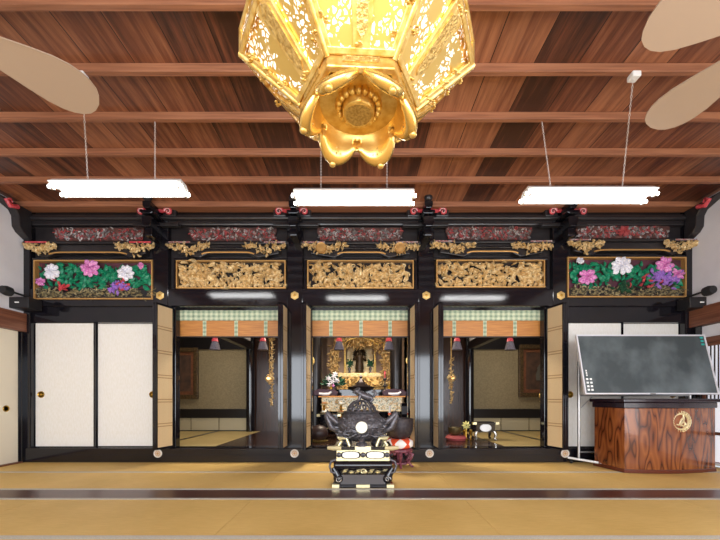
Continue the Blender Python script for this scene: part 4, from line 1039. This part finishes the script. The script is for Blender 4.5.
# ------------------------------------------------------------------ blackboard on a wheeled stand
xa, xb = 2.775, 4.43; yb_, yt_ = 4.20, 4.38; zb_, zt_ = .957, 1.725
t = thing('blackboard', 'tilted dark blackboard in a white frame on a wheeled metal stand', 'blackboard', (3.7, 4.7, 0))
ang = math.atan2(yt_-yb_, zt_-zb_); Hb = math.hypot(yt_-yb_, zt_-zb_)
Rb = Matrix.Translation(((xa+xb)/2, yb_, zb_)) @ Matrix.Rotation(-ang, 4, 'X')
def BM(): m = M(); m.T = Rb; return m
wb = (xb-xa)/2
BBM = mat('chalkboard_surface', '3c4447', .5, c2='788286', scale=2.6, stretch=(1, 1, .8), detail=9, lo=.42, hi=.85)
BM().box(-wb+.01, wb-.01, -.008, .012, .01, Hb-.01).build('board_surface', BBM, t)
m = BM()
fwd = .018
m.box(-wb, wb, -.016, .018, 0, fwd).box(-wb, wb, -.016, .018, Hb-fwd, Hb).box(-wb, -wb+fwd, -.016, .018, fwd, Hb-fwd).box(wb-fwd, wb, -.016, .018, fwd, Hb-fwd)
m.build('frame', mat('white_aluminium', 'dcdce2', .35, .2), t, bev=.003)
BM().box(-.03, .03, -.03, -.016, .0, .012).build('chalk_clip', ALU, t)
random.seed(8)
for r_ in range(4):
    for c_ in range(2):
        BM().box(-wb+.04+c_*.045, -wb+.068+c_*.045, -.014, -.008, .045+r_*.046, .07+r_*.046).build('magnet', WHITE, t, bev=.003)
for r_ in range(3): BM().box(-wb+.05, -wb+.065, -.013, -.008, .235+r_*.03, .255+r_*.03).build('magnet', WHITE, t)
TEAL = mat('teal_plastic', '28a098', .4)
for r_ in range(3): BM().box(wb-.075, wb-.035, -.016, -.008, Hb-.055-r_*.045, Hb-.03-r_*.045).build('teal_magnet', TEAL, t, bev=.003)
Yp = 4.74
for x in (fx(578.8, Yp), 4.60):
    M().tube([(x, Yp, .06), (x, Yp, 1.42 if x < 3.5 else 1.6)], .018, 10).build('post', ALU, t, 50)
    ft = M().tube([(x, Yp+.06, .06), (x+.04, 4.30, .055)] if x > 3.5 else [(x-.12, 4.79, .075), (x+.12, 4.52, .055)], .016, 8).build('foot', WHITE, t, 50)
    for (cx_, cy_) in (((x+.04, 4.30), (x, Yp+.05)) if x > 3.5 else ((x+.14, 4.50), (x-.1, 4.75))):
        M().lathe([(0, -.012), (.024, -.012), (.026, 0), (.024, .012), (0, .012)], (cx_, cy_, .026), 14, 'x').build('caster', RUB if cy_ > 4.6 else WHITE, ft, 50)
xs0 = fx(578.8, Yp)
M().tube([(xs0, Yp, .95), (4.60, Yp, .95)], .012, 8).build('cross_rail', ALU, t, 50)
M().tube([(xs0, Yp, .16), (4.60, Yp, .16)], .012, 8).build('lower_rail', ALU, t, 50)
for x in (xs0, 4.58):
    M().tube([(x, Yp, 1.36), (min(x+.05, xb-.02), (yb_+yt_)/2+.03, 1.36)], .012, 8).build('pivot_arm', ALU, t, 50)
M().tube([(xs0+.02, Yp-.02, .78), (xs0+.17, Yp-.02, .93)], .006, 6).build('brace', ALU, t, 50)

# ------------------------------------------------------------------ wall spotlights and black boxes by the side walls
for sg, lab, px in ((-1, 'left', 2), (1, 'right', 716)):
    Y = 4.62; x = fx(px, 4.55); zc = fz(293, 4.55)
    X0 = (XL if sg < 0 else XR)
    t = thing('wall_spotlight', 'black spotlight on a short rod at the %s wall corner' % lab, 'lamp', (X0-sg*.1, Y, zc), 'corner spotlights')
    xw = X0-sg*.16
    M().tube([(xw, D-.06, zc), (xw-sg*.0, 4.50, zc+.01)], .014, 8).build('rod', RUB, t, 50)
    M().lathe([(0, -.06), (.05, -.055), (.065, 0), (.06, .05), (.0, .055)], (xw, 4.45, zc), 14, 'y').build('lamp_head', RUB, t, 50)
    zb = fz(305, D-.1); xbx = fx(24 if sg < 0 else 694.5, D-.12)
    t = thing('junction_box', 'black rectangular box below the spotlight at the %s corner' % lab, 'box', (xbx, D-.12, zb-.08), 'black boxes below the spotlights')
    M().box(xbx-.16, xbx+.16, D-.22, D-.02, zb-.07, zb+.08).build('case', mat('box_black', '1c1a1c', .4) if sg < 0 else bpy.data.materials['box_black'], t, bev=.008)
    M().box(xbx-.025, xbx+.03, D-.225, D-.219, zb-.002, zb+.012).build('white_mark', WHITE, t)

# ------------------------------------------------------------------ fluorescent ceiling lamps on chains
TUBE = mat('lit_tube', 'ffffff', .5, emit='ffffff', es=9)
def chain(m, p0, p1, r=.007):
    p0, p1 = Vector(p0), Vector(p1); n_ = max(4, int((p1-p0).length/.03))
    for q in range(n_):
        c = p0.lerp(p1, (q+.5)/n_); d = (p1-p0)/n_*.62
        if q % 2: m.tube([c-d, c+Vector((r, 0, 0)), c+d, c-Vector((r, 0, 0)), c-d], .0022, 4, False)
        else: m.tube([c-d, c+Vector((0, r, 0)), c+d, c-Vector((0, r, 0)), c-d], .0022, 4, False)
def lamp(pxa, pxb, py, Y, lab, hooks, box):
    xa, xb, z = fx(pxa+2, Y), fx(pxb-2, Y), fz(py, Y)
    t = thing('fluorescent_lamp', lab, 'lamp', ((xa+xb)/2, Y, z), 'hanging fluorescent lamps')
    M().prism([(Y-.11, z-.005), (Y-.05, z+.045), (Y+.05, z+.045), (Y+.11, z-.005), (Y+.10, z-.01), (Y-.10, z-.01)], xa+.02, xb-.02, 'yz').build('housing', WHITE, t, bev=.004)
    for sy in (-.065, .065):
        M().tube([(xa, Y+sy, z-.035), (xb, Y+sy, z-.035)], .0165, 14).build('tube', TUBE, t, 50)
        for x in (xa+.03, xb-.03): M().box(x-.012, x+.012, Y+sy-.02, Y+sy+.02, z-.055, z-.008).build('socket', WHITE, t)
    for (p0, p1) in hooks:
        m = M(); chain(m, (fx(p0[0], p0[2]), p0[2], fz(p0[1], p0[2])), (fx(p1, Y), Y, z+.04)); m.build('chain', STR, t)
    if box:
        c = W(box[0], box[1], 2.78)
        M().box(c.x-.035, c.x+.035, 2.745, 2.815, CB-.045, CB).build('ceiling_box', WHITE, t, bev=.008)
lamp(53, 188, 187, 3.2, 'left hanging fluorescent lamp near the far left bay', (((82, 79, 2.78), 88), ((155, 122, 3.2), 155)), (82, 76))
lamp(291, 417, 196, 3.24, 'middle hanging fluorescent lamp behind the gold lantern', (((321, 150, 3.68), 321), ((387, 150, 3.68), 387)), None)
lamp(521, 654, 194, 3.22, 'right hanging fluorescent lamp towards the blackboard side', (((542, 122, 3.2), 551), ((633, 80, 2.78), 622)), (634, 77))

# ------------------------------------------------------------------ ceiling fans at rest
FANM = mat('beige_fan_blade', 'a8927e', .5)
def fan(hx, hy, a0, lab, pitch, n_=5):
    z = CH+2.1
    t = thing('ceiling_fan', lab, 'fan', (hx, hy, z), 'ceiling fans')
    M().lathe([(0, -.06), (.07, -.055), (.12, -.02), (.13, .05), (.09, .1), (.03, .12), (0, .12)], (hx, hy, z), 24).build('motor', WHITE, t, 50)
    M().tube([(hx, hy, z+.1), (hx, hy, CZ)], .014, 10).build('rod', WHITE, t, 50)
    for q in range(n_):
        a = a0+q*2*PI/n_; u = Vector((math.cos(a), math.sin(a), 0)); v = Vector((-math.sin(a), math.cos(a), 0))
        ol = []
        for (r_, w_) in ((.22, .06), (.32, .09), (.5, .14), (.6, .163), (.68, .168), (.74, .158), (.79, .135), (.83, .1), (.85, .06)): ol.append((r_, w_))
        top = [(r_, w_) for r_, w_ in ol]+[(.86, 0)]+[(r_, -w_) for r_, w_ in ol[::-1]]
        vs = []; k_ = len(top)
        for dz in (.004, -.004):
            for (r_, w_) in top: p = Vector((hx, hy, z))+u*r_+v*w_; vs.append(p+Vector((0, 0, dz+w_*pitch)))
        fs = [tuple(range(k_)), tuple(range(k_, 2*k_))[::-1]]+[(i, (i+1) % k_, k_+(i+1) % k_, k_+i) for i in range(k_)]
        bl = M().add(vs, fs).build('blade', FANM, t)
        M().cbox(Vector((hx, hy, z+.008))+u*.18, (.16, .035, .008), Matrix.Rotation(a, 3, 'Z')).build('blade_arm', BRASS, bl)
fan(-2.45, 1.80, math.radians(47), 'beige ceiling fan at the upper left edge', -.25)
fan(2.45, 1.80, math.radians(103), 'beige ceiling fan at the upper right edge', .2)

# ------------------------------------------------------------------ gold hexagonal hanging lantern
Hh = 1.40; lc = Vector((-.006, 1.40, CH)); R = .475; rot = math.radians(2.8)
t = thing('hanging_lantern', 'large gold hexagonal temple lantern hanging from the ceiling', 'lantern', lc+Vector((0, 0, 1.12)))
def hx_(r, z, k, extra=0): a = PI/3*k+rot+extra; return lc+Vector((r*math.cos(a), r*math.sin(a), z))
zr0, zi, ri = 1.40, 1.205, .236
for k in range(6):
    A, B_, C_, D_ = hx_(R, zr0, k), hx_(R, zr0, k+1), hx_(ri, zi, k+1), hx_(ri, zi, k)
    def P(u, v, out=0.):   # u along the edge, v from rim to the cup
        p = A.lerp(B_, u).lerp(D_.lerp(C_, u), v)
        nn = (B_-A).cross(D_-A).normalized()
        if nn.z > 0: nn = -nn
        return p+nn*out
    def slab(m, quad, o0, o1):
        vs = [P(u, v, o0) for u, v in quad]+[P(u, v, o1) for u, v in quad]; n_ = len(quad)
        return m.add(vs, [tuple(range(n_)), tuple(range(n_, 2*n_))[::-1]]+[(i, (i+1) % n_, n_+(i+1) % n_, n_+i) for i in range(n_)])
    pn = slab(M(), [(0, 0), (1, 0), (1, 1), (0, 1)], -.012, 0).build('openwork_panel', OPENW, t)
    # mid bar with a long engraved plate
    mb = slab(M(), [(.40, .0), (.60, .0), (.62, 1), (.38, 1)], 0, .014).build('middle_bar', GOLDB, pn, bev=.003)
    slab(M(), [(.5, .10), (.56, .16), (.56, .78), (.5, .86), (.44, .78), (.44, .16)], .014, .019).build('engraved_plate', GOLDE, pn)
    m = M(); slab(m, [(.0, 0), (1, 0), (.97, .06), (.03, .06)], 0, .016); slab(m, [(.03, .93), (.97, .93), (1, 1), (0, 1)], 0, .016)
    slab(m, [(0, 0), (.055, 0), (.09, 1), (0, 1)], 0, .014); slab(m, [(1, 0), (.945, 0), (.91, 1), (1, 1)], 0, .014)
    m.build('border', GOLDB, pn, bev=.003)
    # applied leaf fittings near the corners
    m = M(); rn = random.Random(k)
    for (u, v) in ((.06, .2), (.05, .45), (.06, .7), (.94, .3), (.95, .55), (.93, .8), (.5, .93), (.5, .05)):
        for q in range(7):
            p = P(u, v, .016); m.ball(p+Vector((rn.uniform(-.018, .018), rn.uniform(-.018, .018), 0)), .008, .006, .004, 6, 4)
    m.build('applied_leaves', GOLDB, pn, 60)
    # ridge rib
    M().tube([hx_(R+.004, zr0-.006, k), hx_(ri, zi-.01, k)], [.014, .011], 8).build('corner_rib', GOLDB, t, 50)
    # short upright side wall above the rim and roof
    A2, B2 = hx_(R, zr0, k), hx_(R, zr0, k+1); up = Vector((0, 0, .09))
    sw = M().add([A2, B2, B2+up, A2+up, A2*1+Vector((0, 0, 0))+(lc-A2)*.02, B2+(lc-B2)*.02, B2+up+(lc-B2)*.02, A2+up+(lc-A2)*.02],
                 [(0, 1, 2, 3), (4, 7, 6, 5), (0, 4, 5, 1), (3, 2, 6, 7), (0, 3, 7, 4), (1, 5, 6, 2)]).build('side_wall', OPENW, t)
    M().tube([A2, B2], .011, 8).tube([A2+up, B2+up], .011, 8).tube([A2, A2+up], .011, 8).build('rim_rail', GOLDB, sw, 50)
    # inner upright band around the cup
m = M(); pr = [(ri+.004, zi+.01), (ri+.004, zi-.045), (ri-.02, zi-.05), (ri-.02, zi)]
m.lathe(pr, lc, 6, ang=rot).build('cup_collar', GOLDB, t, bev=.004)
for k in range(6):
    a = PI/3*(k+.5)+rot; c = lc+Vector((math.cos(a)*(ri*.866+.006), math.sin(a)*(ri*.866+.006), zi-.02))
    M().cbox(c, (.006, .13, .02), Matrix.Rotation(a, 3, 'Z')).build('collar_plate', GOLDE, t)
M().lathe([(R, zr0+.09), (.30, zr0+.24), (.12, zr0+.40), (.05, zr0+.52), (0, zr0+.54)], lc, 6, ang=rot).build('roof', GOLDB, t)
M().tube([lc+Vector((0, 0, zr0+.5)), (lc.x, lc.y, CZ)], .01, 8).build('hanging_chain', GOLDB, t, 50)
# lotus cup opening downwards: six drooping petals, boss in the middle
n_a = 144
def cup(q, i):
    L = abs(math.cos(3*q))**.75
    pr = [(.02, 1.275), (.08, 1.272), (.13, 1.258), (.16, 1.23), (.175, 1.20), (.182, 1.185), (.180+.008*L, 1.186-.020*L), (.177+.017*L, 1.188-.046*L), (.174+.027*L, 1.190-.070*L),
          (.172+.038*L, 1.192-.087*L), (.171+.050*L, 1.194-.093*L), (.171+.059*L, 1.196-.088*L), (.172+.060*L, 1.20-.080*L)]
    return pr[i]
n_r = 12; vs = []
for i in range(n_r+1):
    for j in range(n_a):
        q = 2*PI*j/n_a; r, z = cup(q, i); vs.append(lc+Vector((r*math.cos(q+rot), r*math.sin(q+rot), z)))
fs = [(i*n_a+j, i*n_a+(j+1) % n_a, (i+1)*n_a+(j+1) % n_a, (i+1)*n_a+j) for i in range(n_r) for j in range(n_a)]+[tuple(range(n_a))]
lcup = M().add(vs, fs).build('lotus_cup', mat('polished_gold', 'eeca78', .25, .85), t, 60)
sd = lcup.modifiers.new('solid', 'SOLIDIFY'); sd.thickness = .012; sd.offset = 1
for k in range(6):
    a = PI/3*k+rot; Rm = Matrix.Rotation(a, 3, 'Z')
    c = lc+Vector((math.cos(a)*.190, math.sin(a)*.190, 1.148)); m = M()
    for q in range(12):
        b = q*2*PI/12; m.ball(c+Rm @ Vector((-.002, .042*math.cos(b), .026*math.sin(b))), .005, .005, .005, 6, 4)
    m.ball(c, .008, .012, .014, 8, 6).build('petal_engraving', GOLDE, t, 60)
    c = lc+Vector((math.cos(a)*.226, math.sin(a)*.226, 1.094))
    M().ball(c, .016, .016, .014, 10, 6).build('petal_bead', GOLDB, t, 60)
z = 1.20
M().lathe([(.0, -.035), (.06, -.035), (.065, -.03), (.068, .0), (.082, .06)], lc+Vector((0, 0, z)), 40).build('centre_boss', GOLDB, t, 50)
m = M()
for q in range(20): a = q*PI/10; m.ball(lc+Vector((.083*math.cos(a), .083*math.sin(a), z)), .015, .015, .022, 8, 6)
m.build('scalloped_ring', GOLDB, t, 60)
M().lathe([(0, -.003), (.053, -.002), (.053, .002)], lc+Vector((0, 0, z-.036)), 30).build('engraved_disc', GOLDE, t)
